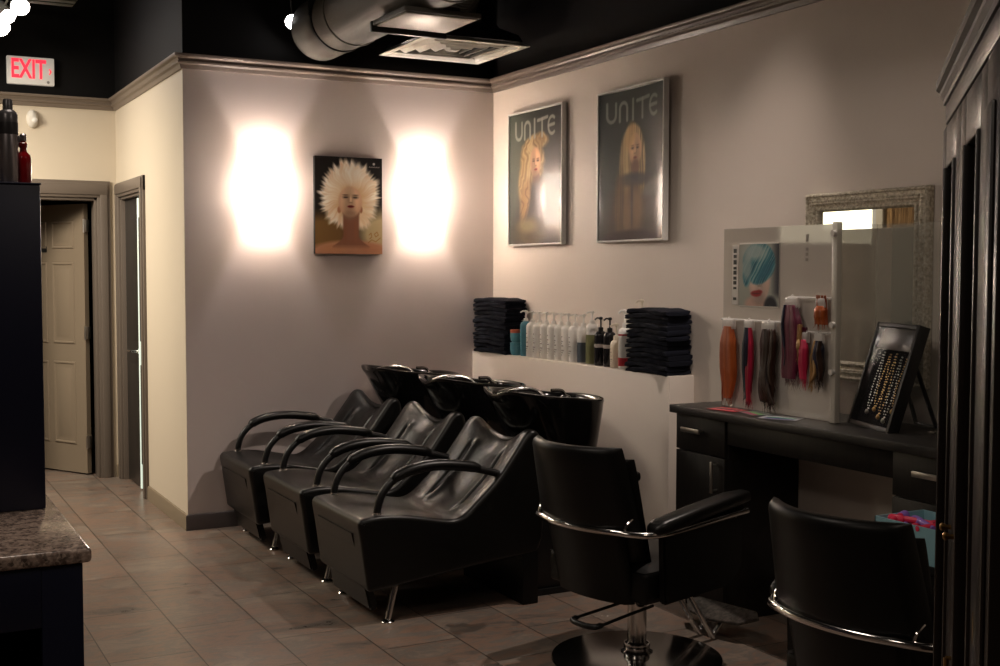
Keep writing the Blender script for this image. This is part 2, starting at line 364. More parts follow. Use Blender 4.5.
# ------------------------------------------------------------------ lettering
def text_mesh(b, s, size, T, ext=.0015, bold=0):
    cu = bpy.data.curves.new('txt','FONT'); cu.body = s; cu.size = size; cu.extrude = ext; cu.offset = bold; cu.align_x = 'CENTER'; cu.align_y = 'CENTER'; cu.resolution_u = 3
    o = bpy.data.objects.new('txt', cu); C.objects.link(o)
    dg = bpy.context.evaluated_depsgraph_get(); me = bpy.data.meshes.new_from_object(o.evaluated_get(dg))
    me.transform(T); b.from_mesh(me)
    bpy.data.objects.remove(o); bpy.data.curves.remove(cu); bpy.data.meshes.remove(me)

# ------------------------------------------------------------------ hall fittings
t = thing('exit_sign', 'white exit sign with red lettering on the black upper wall', 'exit sign', (-2.56, D, 2.787))
b = nb(); box(b, -.154,.154,-.045,0,0,.19,.006); obj('housing', b, M['sign_white'], t)
b = nb(); text_mesh(b, 'EXIT', .155, Matrix.Translation((-.016,-.0465,.100)) @ Matrix.Rotation(PI/2,4,'X') @ Matrix.Diagonal((.72,1.18,1,1)), .0012, .0035)
obj('lettering', b, M['sign_red'], t, smooth=False, label='red letters EXIT')
b = nb(); prism(b, [(.118,.075),(.124,.075),(.136,.095),(.124,.115),(.118,.115),(.127,.095)], -.048,-.044); obj('arrow', b, M['sign_red'], t, smooth=False, label='small red arrow')
b = nb(); lathe(b, [(.009,0),(.009,.003),(.006,.003),(.006,0)], 16, Matrix.Translation((.112,-.045,.022)) @ Matrix.Rotation(PI/2,4,'X')); obj('emblem', b, M['label_grey'], t)
t = thing('motion_sensor', 'small white rounded motion sensor on the cream hall wall', 'sensor', (-2.553, D, 2.555))
b = nb(); lathe(b, [(.040,0),(.044,.012),(.040,.03),(.026,.05),(0,.056)], 24, Matrix.Rotation(PI/2,4,'X'), sx=.9, sy=1.45); obj('dome', b, M['sensor'], t)
b = nb(); lathe(b, [(.018,0),(.018,.01),(.010,.016),(0,.018)], 18, Matrix.Translation((.012,-.046,-.012)) @ Matrix.Rotation(PI/2,4,'X')); obj('lens', b, M['whiter'], t)

# track and three spot heads
t = thing('track_rail', 'black lighting track above the three bright spotlights', 'lighting track', (-2.80,1.2,3.30))
b = nb(); box(b, -.018,.018,-1.1,1.0,-.012,.012,.003); obj('rail', b, M['plastic'], t)
for yy in (-.9,.8):
    b = nb(); tube(b, [(0,yy,.012),(0,yy,HC-3.30)], .006, 8); obj('hanger', b, M['plastic'], t)
def spot(px_pos, aim, lab):
    t = thing('track_spotlight', lab, 'spotlight', px_pos, 0, 'spotlights on the hall track')
    z = Vector(aim).normalized(); q = z.to_track_quat('Z','Y').to_matrix().to_4x4()
    b = nb(); lathe(b, [(0,-.13),(.034,-.13),(.040,-.12),(.046,-.05),(.056,-.01),(.058,.0),(.053,.0),(.051,-.008),(0,-.010)], 28, q); obj('head', b, M['white'], t)
    b = nb(); lathe(b, [(0,-.004),(.051,-.004),(.052,.001),(.034,.010),(0,.014)], 28, q); obj('lens', b, M['spot_lens'], t)
    b = nb(); tube(b, [q @ Vector((0,0,-.08)), Vector((0,0,.10)), Vector((-2.80-px_pos[0]+0,0,3.288-px_pos[2]))], .007, 8); obj('stem', b, M['white'], t)
    return t
S = [((-2.735,1.00,3.105),(-.1,-1,-.75),'right-hand one of the three lit track spotlights, fully round face'),
     ((-2.775,1.32,3.10),(.5,-1,-1.0),'middle one of the three lit track spotlights'),
     ((-2.765,1.74,3.10),(.55,-1,-.9),'leftmost and lowest of the three lit track spotlights')]
for a in S: spot(*a)

# ------------------------------------------------------------------ ceiling services
t = thing('ceiling_diffuser', 'square white four way air diffuser beside the right wall moulding', 'air vent', (-.50,-.44,2.80))
s = .335
b = nb()
def sqring(h, z): return [Vector((-h,-h,z)),Vector((h,-h,z)),Vector((h,h,z)),Vector((-h,h,z))]
vs = grid(b, [sqring(s,0),sqring(s-.035,-.001),sqring(s-.05,.018),sqring(s-.05,.03),sqring(s,.004),sqring(s,0)], cv=True); obj('frame', b, M['diffuser'], t, ang=20)
for k,(h0,h1) in enumerate(((.240,.218),(.172,.150),(.104,.082),(.05,.03))):
    b = nb(); grid(b, [sqring(h0,.028),sqring(h1,.004),sqring(h1-.004,.003),sqring(h1-.004,.008),sqring(h0-.004,.032),sqring(h0,.028)], cv=True); obj('vane', b, M['diffuser'], t, ang=20)
b = nb(); box(b, -.03,.03,-.03,.03,.002,.006,.001); tube(b, [(0,0,.003),(0,0,.06)], .006, 8)
obj('cross_brace', b, M['diffuser'], t)
b = nb(); grid(b, [sqring(s-.03,.03),sqring(s-.05,.07),sqring(.20,.12),sqring(.19,.14)], cv=True); cap(b, [b.verts.new(p) for p in sqring(.19,.14)]); obj('plenum', b, M['plastic'], t, ang=20)
b = nb(); tube(b, smooth_path([(0,0,.13),(0,-.02,.22),(-.03,-.20,.34),(-.06,-.5,.42),(-.07,-.9,.44)],10), .115, 24)
fl = obj('flexible_duct', b, M['grey_metal'], t)
# ribbing of the flexible duct
b = nb()
P = smooth_path([(0,0,.15),(0,-.02,.22),(-.03,-.20,.34),(-.06,-.5,.42),(-.07,-.9,.44)],8)
for i in range(0,len(P)-1):
    d = (P[i+1]-P[i]).normalized(); q = d.to_track_quat('Z','Y').to_matrix().to_4x4(); lathe(b, [(.115,-.006),(.121,0),(.115,.006)], 24, Matrix.Translation(P[i]) @ q)
obj('rib', b, M['grey_metal'], fl)

t = thing('duct_box', 'flat pale grey grille box with black rim fixed under the round duct', 'duct', (-1.172,-1.53,2.70))
b = nb(); box(b, -.20,.20,-.21,.19,.006,.030,.004); box(b, -.12,.12,-.14,.14,.03,.062,.002); obj('box', b, M['grey_metal'], t)
b = nb(); box(b, -.185,.185,-.19,.165,0,.007,.002); obj('panel', b, M['diffuser'], t, label='pale enamelled face')
b = nb(); box(b, -.205,.205,.19,.215,-.022,.030,.003); obj('rim', b, M['plastic'], t, label='black rim')
t = thing('round_duct', 'large round grey metal duct running under the black ceiling', 'duct', (-1.225,-.16,2.905))
b = nb(); P = [(0,0,0),(0,-.8,0),(0,-2.4,0),(0,-4.2,0)]; tube(b, P, .178, 40, caps=False); tube(b, P, .165, 40, caps=False); lathe(b, [(.165,0),(.178,0),(.178,-.02),(.165,-.02)][::-1], 40, Matrix.Rotation(-PI/2,4,'X')); obj('pipe', b, M['grey_metal'], t)
for yy in (-.55,-1.75,-2.95):
    b = nb(); lathe(b, [(.174,-.014),(.183,-.012),(.185,0),(.183,.012),(.174,.014)], 40, Matrix.Translation((0,yy,0)) @ Matrix.Rotation(PI/2,4,'X')); obj('seam_band', b, M['grey_metal'], t)
for yy in (-.35,-2.2):
    b = nb()
    for sx in (-1,1): box(b, sx*.183-.008,sx*.183+.008,yy-.012,yy+.012,0,HC-2.905)
    lathe(b, [(.176,-.012),(.184,-.012),(.184,.012),(.176,.012)], 40, Matrix.Translation((0,yy,0)) @ Matrix.Rotation(PI/2,4,'X')); obj('hanger_strap', b, M['plastic'], t)
b = nb(); lathe(b, [(0,-.05),(.168,-.05),(.168,-.03),(0,-.03)], 40, Matrix.Translation((0,-.05,0)) @ Matrix.Rotation(PI/2,4,'X')); obj('end_cap', b, M['plastic'], t)
# second bright lamp partly behind the duct
t = thing('track_spotlight', 'bright spotlight on the black ceiling, half hidden behind the end of the round duct', 'spotlight', (-1.37,-.09,2.95))
b = nb(); q = Vector((-.35,-1,-.5)).normalized().to_track_quat('Z','Y').to_matrix().to_4x4()
lathe(b, [(0,-.07),(.024,-.07),(.03,-.05),(.050,0),(.045,0),(0,-.006)], 24, q); obj('head', b, M['plastic'], t)
b = nb(); lathe(b, [(0,-.003),(.045,-.003),(.030,.008),(0,.012)], 24, q); obj('lens', b, M['spot_lens'], t)
b = nb(); tube(b, [q @ Vector((0,0,-.05)), Vector((0,.03,.1)), Vector((0,.03,HC-2.95))], .006, 8); obj('stem', b, M['plastic'], t)
t = thing('ceiling_vent', 'dim dark green slatted vent box under the black hall ceiling', 'air vent', (-2.52,1.15,3.21))
b = nb(); box(b, -.15,.15,-.22,.22,.01,.14,.004); obj('casing', b, mat('dull_green_metal',(.05,.055,.045),.5,.3), t)
for k in range(4):
    b = nb(); box(b, -.14,.14,-.20+k*.11,-.13+k*.11,-.004,.012,.003); obj('slat', b, mat('dull_green_slat',(.075,.08,.065),.5,.3) if k==0 else bpy.data.materials['dull_green_slat'], t)
for sx in (-1,1):
    b = nb(); box(b, sx*.12-.006,sx*.12+.006,-.006,.006,.14,HC-3.21); obj('hanger', b, M['plastic'], t)

# ------------------------------------------------------------------ wall sconces
def sconce(x, lab):
    t = thing('wall_sconce', lab, 'wall light', (x,0,1.972), 0, 'glowing wall sconces')
    b = nb(); box(b, -.06,.06,-.012,0,-.09,.09,.003); obj('back_plate', b, M['sconce_side'], t)
    # half-round frosted shade, open above and below
    b = nb(); n = 28; prs = []
    for r_ in (.100,.094):
        prs.append([(r_*math.sin(a), -.022-r_*1.12*math.cos(a)) for a in [-PI/2+PI*k/n for k in range(n+1)]])
    ringz = lambda z: [Vector((x_,y_,z)) for x_,y_ in prs[0]]+[Vector((x_,y_,z)) for x_,y_ in prs[1][::-1]]
    vs = grid(b, [ringz(-.165), ringz(.165)], cv=True)
    for z0 in vs:
        for k in range(n): cap(b, [z0[k],z0[k+1],z0[2*n-k],z0[2*n+1-k]])
    obj('shade', b, M['sconce_glass'], t, label='glowing half-round frosted glass shade')
    for z in (-.12,.12):
        b = nb(); box(b, -.094,.094,-.016,-.010,z-.008,z+.008,.001); obj('bracket', b, M['sconce_side'], t)
    b = nb(); tube(b, [(0,-.012,-.04),(0,-.04,-.04)], .010, 12); lathe(b, [(.011,-.055),(.012,-.028),(.010,-.022),(0,-.022)], 16, Matrix.Translation((0,-.062,0))); obj('lamp_holder', b, M['sconce_side'], t)
    l = bpy.data.lights.new('sconce_bulb','POINT'); l.energy = SCONCE_W; l.color = (1,.89,.82); l.shadow_soft_size = .018
    lo = bpy.data.objects.new('sconce_light', l); C.objects.link(lo); lo.parent = t; lo.location = (0,-.062,0)
    return t
SCONCE_W = 15
sconce(-1.519, 'glowing wall sconce on the left, between the outer corner and the blonde portrait')
sconce(-.507, 'glowing wall sconce on the right, between the blonde portrait and the inner corner')

# ------------------------------------------------------------------ backwash chairs with basins
GX = -1.35
def backwash():
    t = thing('backwash_chair', 'x', 'shampoo chair', (GX,-1.96,0), 0, 'black leather backwash chairs in a row')
    hw = .308
    # closed outline in (x,z); list of (x,z,dish,tag)
    top = [(-1.772,.16,0),(-1.785,.25,0),(-1.800,.36,0),(-1.812,.43,.0),(-1.806,.452,.05),(-1.785,.464,.2),(-1.70,.470,.6),(-1.60,.462,.9),(-1.50,.444,1.),(-1.41,.426,1.),(-1.36,.424,1.),(-1.31,.445,1.),(-1.255,.492,1.),(-1.20,.540,1.),(-1.14,.600,1.),(-1.09,.665,1.),(-1.045,.725,1.),(-1.015,.765,1.)]
    rear = [(-.99,.785,.9),(-.965,.787,.8),(-.945,.77,.4),(-.935,.74,.1),(-.925,.65,0),(-.915,.55,0),(-.915,.42,0),(-.925,.30,0),(-.95,.235,0),(-1.0,.225,0)]
    bot = [(-1.2,.212,0),(-1.4,.19,0),(-1.6,.165,0),(-1.72,.15,0),(-1.76,.148,0)]
    def dense(L, k):
        P = smooth_path([(a,b,c) for a,b,c in L], k); return [(p.x,p.y,p.z) for p in P]
    O = dense(top+rear[:4], 5) + [(a,b,c) for a,b,c in rear[4:]] + bot
    n = len(O)
    # outward normals of the outline
    N = []
    for i in range(n):
        a = Vector(O[i-1][:2]); c = Vector(O[(i+1)%n][:2]); d = (c-a).normalized(); N.append(Vector((-d.y,d.x)))
    b = nb(); rings = []
    M_ = 64
    ss = [-1,-.995,-.98,-.955] + [-.93+1.86*k/M_ for k in range(M_+1)] + [.955,.98,.995,1]
    for v in ss:
        e = max(0,(abs(v)-.93)/.07); ins = .022*(1-math.sqrt(max(0,1-e**2)))
        ring = []
        for i,(x,z,dsh) in enumerate(O):
            q = Vector((x,z)) - N[i]*ins
            if dsh > 0:
                w = max(0, 1-abs(v)/.86); w = w*w*(3-2*w)
                back = min(1,max(0,(x+1.34)/.08)) if z>.43 else 0
                amt = (.012 + .036*back)*w*dsh
                q -= N[i]*amt
                # neck scoop in the top edge
                if z > .68: q.y -= (z-.68)*.40*max(0,1-(abs(v)/.80)**2.0)
                if z > .70: q.x += 0
                # stitched pleats on the back
                if back > .3 and z < .72:
                    for c in (-.52,.52):
                        q -= N[i]*.014*math.exp(-((v-c)/.030)**2)*min(1,(z-.43)/.08)*(1 if z<.66 else max(0,(.72-z)/.06))
                    for c in (-.44,.44): q += N[i]*.006*math.exp(-((v-c)/.06)**2)
            ring.append(Vector((q.x-GX, v*hw, q.y)))
        rings.append(ring)
    vs = grid(b, rings, cv=True); cap(b, vs[0]); cap(b, vs[-1][::-1])
    shell = obj('seat_shell', b, M['leather'], t, ang=50)
    # leg rest flap on the front
    b = nb(); prism(b, [(-1.812-GX,.395),(-1.775-GX,.395),(-1.69-GX,.045),(-1.728-GX,.045)], -.215,.235, bev=.008); obj('leg_rest', b, M['leather'], t)
    # armrests
    for s in (-1,1):
        y = s*.262
        P = smooth_path([(-1.715-GX,y,.440),(-1.712-GX,y,.495),(-1.690-GX,y,.555),(-1.645-GX,y,.604),(-1.58-GX,y,.636),(-1.49-GX,y,.652),(-1.40-GX,y,.652),(-1.29-GX,y,.638),(-1.20-GX,y,.617),(-1.11-GX,y,.590)],6)
        b = nb(); tube(b, P, .0165, 14); a = obj('armrest', b, M['plastic'], t)
        b = nb(); Q = P[18:47]
        tube(b, [q+Vector((0,0,.006)) for q in Q], lambda u: .030*min(1,.62+6*u,.62+6*(1-u)), 16, flat=.82); obj('arm_pad', b, M['leather'], a)
        b = nb(); lathe(b, [(.024,0),(.024,.006),(.017,.010),(.017,.016),(0,.016)], 20, Matrix.Translation((-1.715-GX,y,.462))); obj('collar', b, M['chrome'], a, label='small chrome collar')
    for s in (-1,1):
        b = nb(); tube(b, [(-1.615-GX,s*.245,.20),(-1.668-GX,s*.265,.010)], lambda u: .017-.004*u, 14)
        lathe(b, [(.027,0),(.029,.005),(.022,.012),(.013,.016),(0,.016)], 20, Matrix.Translation((-1.668-GX,s*.265,0))); obj('leg', b, M['chrome'], t, label='chrome splayed leg with round foot')
    b = nb(); box(b, -1.03-GX,-.95-GX,-.305,.305,0,.30,.006); obj('rear_panel', b, M['leather_matte'], t)
    b = nb(); box(b, -.97-GX,-.66-GX,-.19,.19,0,.66,.015); box(b, -.98-GX,-.62-GX,-.205,.205,0,.03,.004); obj('pedestal', b, M['plastic'], t)
    # basin
    b = nb(); n = 56; cx = -.752
    def ringf(a, c, z, sup=2.8, dz=1, cxx=cx):
        out = []
        for k in range(n):
            th = 2*PI*k/n; ct, st = math.cos(th), math.sin(th)
            x = cxx + a*math.copysign(abs(ct)**(2/sup), ct); y = c*math.copysign(abs(st)**(2/sup), st)
            fr = max(0,-ct)                                  # 1 at the client side
            zz = z + dz*(.036*fr - .020*max(0,ct) - .030*(fr**2)*math.exp(-(y/.10)**2) - .03*max(0,ct)*(abs(y)/.24)**3)
            out.append(Vector((x-GX,y,zz)))
        return out
    R = [ringf(.12,.15,.61,2,0,cx+.07),ringf(.155,.185,.62,2.5,0,cx+.065),ringf(.175,.205,.65,2.9,.1,cx+.06),ringf(.205,.225,.74,3.0,.4,cx+.038),ringf(.255,.242,.87,3.0,.95,cx+.008),ringf(.272,.245,.900,2.8),ringf(.276,.246,.910,2.8),ringf(.274,.244,.918,2.8),ringf(.262,.234,.920,2.8),ringf(.248,.222,.914,2.8),ringf(.236,.212,.895,2.8,.9),ringf(.205,.19,.80,2.6,.5),ringf(.165,.16,.72,2.3,.1),ringf(.08,.08,.69,2,0),ringf(.022,.022,.685,2,0)]
    vs = grid(b, R, cv=True); cap(b, vs[0]); cap(b, vs[-1][::-1])
    ba = obj('basin', b, M['ceramic'], t, ang=60, label='glossy black ceramic wash basin')
    b = nb(); lathe(b, [(.034,.0),(.036,.012),(.030,.03),(.022,.046),(.010,.052),(0,.053)], 24, Matrix.Translation((-.64-GX,-.02,.855))); tube(b, smooth_path([(-.64-GX,-.02,.89),(-.66-GX,-.02,.925),(-.72-GX,-.02,.93)],6), .009, 10); obj('mixer_tap', b, M['dark_chrome'], ba, label='dark chrome mixer tap')
    b = nb(); tube(b, smooth_path([(-.66-GX,.10,.84),(-.70-GX,.14,.91),(-.80-GX,.17,.925),(-.90-GX,.20,.90)],6), lambda u:.010+.006*max(0,(u-.55)/.45), 14)
    obj('spray_head', b, M['chrome'], ba, label='chrome hand spray')
    return t
bw = backwash()
bw['label'] = 'black leather backwash chair nearest the camera, its side panel and chrome leg in full view'
dup(bw, (GX,-1.195,0), label='middle black leather backwash chair, standing between the other two')
dup(bw, (GX-.025,-.43,0), label='black leather backwash chair farthest back, close to the sconce wall')

# ------------------------------------------------------------------ styling chairs
def styling():
    t = thing('styling_chair', 'x', 'salon chair', (-1.0,-3.12,0), math.radians(12.5), 'black styling chairs on round chrome bases')
    b = nb(); lathe(b, [(0,0),(.325,0),(.332,.006),(.328,.012),(.25,.020),(.12,.027),(.06,.032),(0,.032)], 64); obj('base', b, M['dark_chrome'], t, label='round polished dark chrome base')
    b = nb(); lathe(b, [(0,.02),(.060,.02),(.062,.035),(.050,.042),(.048,.065),(.040,.070),(.037,.072),(.037,.295),(0,.295)], 32); obj('pole', b, M['chrome'], t, label='chrome hydraulic pole')
    b = nb(); lathe(b, [(.050,0),(.052,.008),(.050,.016)], 24, Matrix.Translation((0,0,.05))); obj('pole_ring', b, M['chrome'], t)
    b = nb(); box(b, -.14,.14,-.12,.12,.272,.302,.006); obj('mounting_plate', b, M['plastic'], t)
    b = nb(); P = smooth_path([(-.02,.055,.215),(-.14,.062,.205),(-.265,.066,.196),(-.292,.05,.193),(-.298,0,.192),(-.292,-.05,.193),(-.265,-.066,.196),(-.14,-.062,.205),(.03,-.055,.215)],6)
    tube(b, P, lambda u: .006 if (u<.24 or u>.76) else .011, 10); obj('pump_lever', b, M['plastic'], t, label='black looped foot pump lever')
    b = nb(); box(b, -.23,.27,-.255,.255,.30,.42,.018,3); 
    t2 = obj('seat', b, M['leather_matte'], t)
    b = nb(); pts = []
    for i in range(25):
        u = -1+2*i/24; row = []
        for j in range(25):
            v = -1+2*j/24; e = max(abs(u),abs(v)); row.append(Vector((.02+.25*u, .25*v, .418+.035*(1-abs(u)**5)*(1-abs(v)**5))))
        pts.append(row)
    grid(b, pts); obj('seat_cushion', b, M['leather'], t)
    # upper backrest: curved slab, wider than the lower panel
    def slab(b, zs, wf, xf, th, curve, n=24):
        front=[]; back=[]
        for z in zs:
            w = wf(z); e = []
            for i in range(n+1):
                v = -1+2*i/n; ed = max(0,(abs(v)-.94)/.06); s = math.sqrt(max(0,1-ed*ed*.96))
                e.append((v,s))
            front.append([Vector((xf(z)+curve(v)+th(z)*.5*s, w*v, z)) for v,s in e]); back.append([Vector((xf(z)+curve(v)-th(z)*.5*s, w*v, z)) for v,s in e])
        rings = [f+bk[::-1] for f,bk in zip(front,back)]
        vs = grid(b, rings, cv=True)
        for r in (vs[0],vs[-1]):
            k = len(r)//2
            for i in range(k-1): cap(b, [r[i],r[i+1],r[len(r)-2-i],r[len(r)-1-i]])
    xf = lambda z: -.238-(z-.25)*.24
    zt = [.570,.577,.60,.65,.70,.75,.80,.852,.866,.874,.877]
    def th(z):
        e = max(0,(z-.852)/.026); e2 = max(0,(.60-z)/.035); return .062*math.sqrt(max(.02,1-e*e))*math.sqrt(max(.1,1-e2*e2))
    b = nb(); slab(b, zt, lambda z: .246-.026*(z-.57)/.31, xf, th, lambda v: .088*abs(v)**2.2-.022); up = obj('backrest', b, M['leather_matte'], t)
    zb = [.292,.297,.32,.40,.50,.57,.60]
    b = nb(); slab(b, zb, lambda z: .185+.01*(z-.25)/.35, lambda z: xf(z)+.004, lambda z: .05, lambda v: .035*v*v-.006); obj('lower_back_panel', b, M['leather_matte'], t)
    b = nb(); slab(b, [.44,.46,.50,.60,.70,.79,.81,.822,.826], lambda z: .200, lambda z: xf(z)+.058, lambda z: .045*math.sqrt(max(.03,1-max(0,(z-.79)/.037)**2)), lambda v: .100*abs(v)**2.2-.018); obj('back_cushion', b, M['leather'], t)
    # arm panels with padded tops
    for s in (-1,1):
        b = nb(); prism(b, [(-.17,.302),(.20,.315),(.265,.38),(.275,.628),(-.18,.570)], s*.262, s*.298, bev=.008); a = obj('arm_panel', b, M['leather_matte'], t)
        b = nb()
        P = [(-.235,s*.285,.575),(-.225,s*.285,.582),(-.19,s*.285,.590),(.0,s*.285,.616),(.2,s*.285,.640),(.285,s*.285,.646),(.305,s*.285,.640)]
        rings = []
        for (x,y,z),k in zip(P,(.2,.72,1,1,1,.8,.25)):
            rings.append([Vector((x, y+.043*k*math.copysign(abs(math.cos(q))**.6,math.cos(q)), z+.026*k*math.copysign(abs(math.sin(q))**.6,math.sin(q)))) for q in [2*PI*j/20 for j in range(20)]])
        vs = grid(b, rings, cv=True); cap(b, vs[0]); cap(b, vs[-1]); obj('arm_pad', b, M['leather'], a, ang=60)
    # chrome rail wrapping the back
    half = [(.275,.308,.592),(.20,.308,.588),(.0,.308,.576),(-.15,.306,.568),(-.23,.292,.565),(-.285,.255,.567),(-.325,.19,.572),(-.352,.10,.572),(-.360,0,.572)]
    P = half + [(x,-y,z) for x,y,z in half[-2::-1]]
    b = nb(); tube(b, smooth_path(P,6), .0125, 14); rail = obj('rail', b, M['chrome'], t, label='chrome rail curving round the back')
    for s in (-1,1):
        for x in (-.08,.20):
            b = nb(); tube(b, [(x,s*.296,.583),(x,s*.316,.583)], .007, 8); obj('rail_bolt', b, M['chrome'], rail)
        b = nb(); tube(b, smooth_path([(-.250,s*.225,.62),(-.275,s*.232,.62),(-.30,s*.228,.60),(-.308,s*.222,.572)],5), .005, 8); obj('rail_bracket', b, M['chrome'], rail)
    # footrest
    f = obj('footrest', prism(nb(), [(-.19,-.01),(-.15,-.05),(.15,-.05),(.19,-.01),(.13,.055),(.0,.075),(-.13,.055)], -.006,.006,'z', bev=.002), M['tread'], t, label='ribbed metal foot plate')
    f.rotation_euler = (0,math.radians(-14),PI/2+.0); f.location = (.505,0,.095); f.rotation_euler = (math.radians(-20),0,PI/2)
    for s in (-1,1):
        b = nb(); P = [(.20,s*.035,.30),(.395,s*.035,.035),(.42,s*.035,.030),(.49,s*.035,.080)]
        tube(b, smooth_path(P,5), .011, 10); obj('footrest_strut', b, M['chrome'], t)
    return t
sc = styling(); sc['label'] = 'black styling chair with its whole chrome pole and round base in view'
dup(sc, (-1.05,-4.535,0), math.radians(8), label='black styling chair at the bottom right edge, beside the blue box of brushes')

# ------------------------------------------------------------------ ledge: towels and bottles
LZ = .989
def towel_mesh(b, L, dpt, th, seed):
    r = random.Random(seed); n = 30; S = 26; ph = [r.uniform(0,6.3) for _ in range(8)]; rings = []
    for k in range(S):
        v = -1+2*k/(S-1); e = max(0,(abs(v)-.95)/.05); sh = math.sqrt(max(0,1-e*e*.8)); ring = []
        for j in range(n):
            a = 2*PI*j/n; ca, sa = math.cos(a), math.sin(a)
            x = dpt/2*math.copysign(abs(ca)**.35,ca); z = th/2*math.copysign(abs(sa)**.55,sa)*(.55+.45*sh)
            if ca < -.8: x += .004*max(0,1-abs(z)/(th*.14))          # crease between the folded layers
            wob = .0075*math.sin(3.1*v+ph[0]+2*ca)+.003*math.sin(9*v+ph[1]+sa*2)-.006*abs(v)**4
            x += .007*math.sin(2.3*v+ph[2])+.0025*math.sin(11*v+ph[3])
            ring.append(Vector((x, L/2*v*(1-.004*(1-sh)) + .002*math.sin(3*a+ph[4])*(abs(v)>.9), z+wob*.6)))
        rings.append(ring)
    vs = grid(b, rings, cv=True); cap(b, vs[0]); cap(b, vs[-1][::-1]); return b
def stack(cy, L, n, h, grp, wherebase):
    th = h/n
    proto = [obj('folded_towel', towel_mesh(nb(), L, .148, th*1.1, 10*n+i), M['towel'], ang=70) for i in range(5)]
    for i in range(n):
        o = proto[i] if i < 5 else proto[(i*3)%5].copy()
        if i >= 5: C.objects.link(o)
        o.location = (-.083+rnd.uniform(-.008,.004), cy+rnd.uniform(-.012,.012), LZ+th*(i+.55)); o.rotation_euler = (0,0,rnd.uniform(-.02,.02)+(PI if rnd.random()<.3 else 0)*0)
        pos = {0:'lowest of', n-1:'topmost of', 1:'second lowest in', n-2:'second highest in'}.get(i)
        tag(o, ('black towel, %s the stack %s' % (pos, wherebase)) if pos else 'black towel inside the stack %s' % wherebase, 'towel', grp)
stack(-.238, .44, 13, .338, 'black towels stacked in the corner end of the ledge', 'at the ledge end in the corner')
stack(-1.955, .365, 13, .322, 'black towels stacked at the open end of the ledge', 'at the open ledge end')

def pump(b, z, mx=1.0, ln=.032, dirx=-1, diry=0):
    lathe(b, [(.014*mx,z),(.014*mx,z+.016),(.006,z+.018),(.0045,z+.020),(.0045,z+.052),(.010,z+.054),(.011,z+.062),(.008,z+.066),(0,z+.067)], 14)
    d = Vector((dirx,diry,0)).normalized(); tube(b, [Vector((0,0,z+.060)), d*ln*.6+Vector((0,0,z+.061)), d*ln+Vector((0,0,z+.052))], .0042, 8)
    return b
def bottle(lab, cat_group, y, x, h, r, body_m, pump_m=None, label_m=None, flat=.8, tall=1.0, nd=(-1,.3), shoulder=.05, band=None):
    t = thing('pump_bottle', lab, 'bottle', (x,y,LZ), 0, cat_group)
    b = nb(); lathe(b, [(r*.9,0),(r,.006),(r,h-shoulder*.62),(r*.96,h-shoulder*.42),(r*.80,h-shoulder*.2),(r*.5,h-shoulder*.06),(.014,h-.003),(.012,h)], 24, sx=1, sy=flat); obj('body', b, body_m, t)
    if pump_m:
        b = nb(); pump(b, 0, 1, .034, *nd); ob = obj('pump', b, pump_m, t); ob.location = (0,0,h-.002); ob.scale = (1,1,tall)
    if label_m:
        b = nb(); seg = 10; rows = []
        for z in (h*.18,h*.62):
            rows.append([Vector((r*1.012*math.cos(a), r*flat*1.012*math.sin(a), z)) for a in [PI*.72+PI*.62*k/seg for k in range(seg+1)]])
        # broken lines of small print
        for q in range(9):
            z0 = h*.16+q*h*.062
            if q in (3,7): continue
            a0, a1 = PI*.82, PI*(1.0+.16*((q*37)%5)/5)
            rows = [[Vector((r*1.012*math.cos(a), r*flat*1.012*math.sin(a), z)) for a in [a0+(a1-a0)*k/seg for k in range(seg+1)]] for z in (z0,z0+h*.030)]
            grid(b, rows)
        obj('label_print', b, label_m, t)
    if band:
        for z0,z1,mm in band:
            b = nb(); lathe(b, [(r*1.012,z0*h),(r*1.015,z0*h+.001),(r*1.015,z1*h-.001),(r*1.012,z1*h)], 24, sx=1, sy=flat); obj('label_band', b, mm, t)
    return t
# jars
b_j = None
for i,(z,lab,lid) in enumerate(((LZ,'lower teal jar standing against the corner towel stack',M['teal']),(LZ+.078,'upper teal jar with coral lid, stacked on the other teal jar',M['red_lid']))):
    t = thing('hair_mask_jar', lab, 'jar', (-.105,-.506,z), 0, 'teal jars by the corner towels')
    b = nb(); lathe(b, [(.024,0),(.033,.010),(.037,.035),(.037,.056),(.034,.058),(0,.058)], 24); obj('body', b, M['teal'], t)
    b = nb(); lathe(b, [(.037,.058),(.0375,.060),(.0375,.075),(.035,.077),(0,.077)], 24); obj('lid', b, lid, t)
bottle('bright teal pump bottle standing first in the row, beside the stacked jars', 'bottles on the wall ledge', -.590, -.085, .212, .036, M['teal'], M['whiter'], M['label_teal'])
ys = [-.672,-.755,-.838,-.921,-1.002,-1.083,-1.163]
names = ['white pump bottle standing directly beside the teal one','second white pump bottle from the teal one','third white pump bottle from the teal one','fourth white pump bottle from the teal one, middle of the white row','fifth white pump bottle from the teal one','sixth white pump bottle from the teal one, last but one of the white row','last white pump bottle of the row, beside the slate grey one']
for y, n_ in zip(ys, names):
    bottle(n_, 'white pump bottles in a row on the ledge', y, -.085, .208, .0395, M['whiter'], M['whiter'], M['label_grey'], flat=.92, nd=(-1,.5))
bottle('pump bottle with slate grey lower half, between the white and the olive one', 'bottles on the wall ledge', -1.248, -.085, .208, .037, M['whiter'], M['whiter'], None, band=[(.03,.56,M['grey_liquid'])])
bottle('olive green pump bottle with white shoulders', 'bottles on the wall ledge', -1.338, -.085, .228, .037, M['whiter'], M['whiter'], None, band=[(.02,.72,M['green_liquid'])])
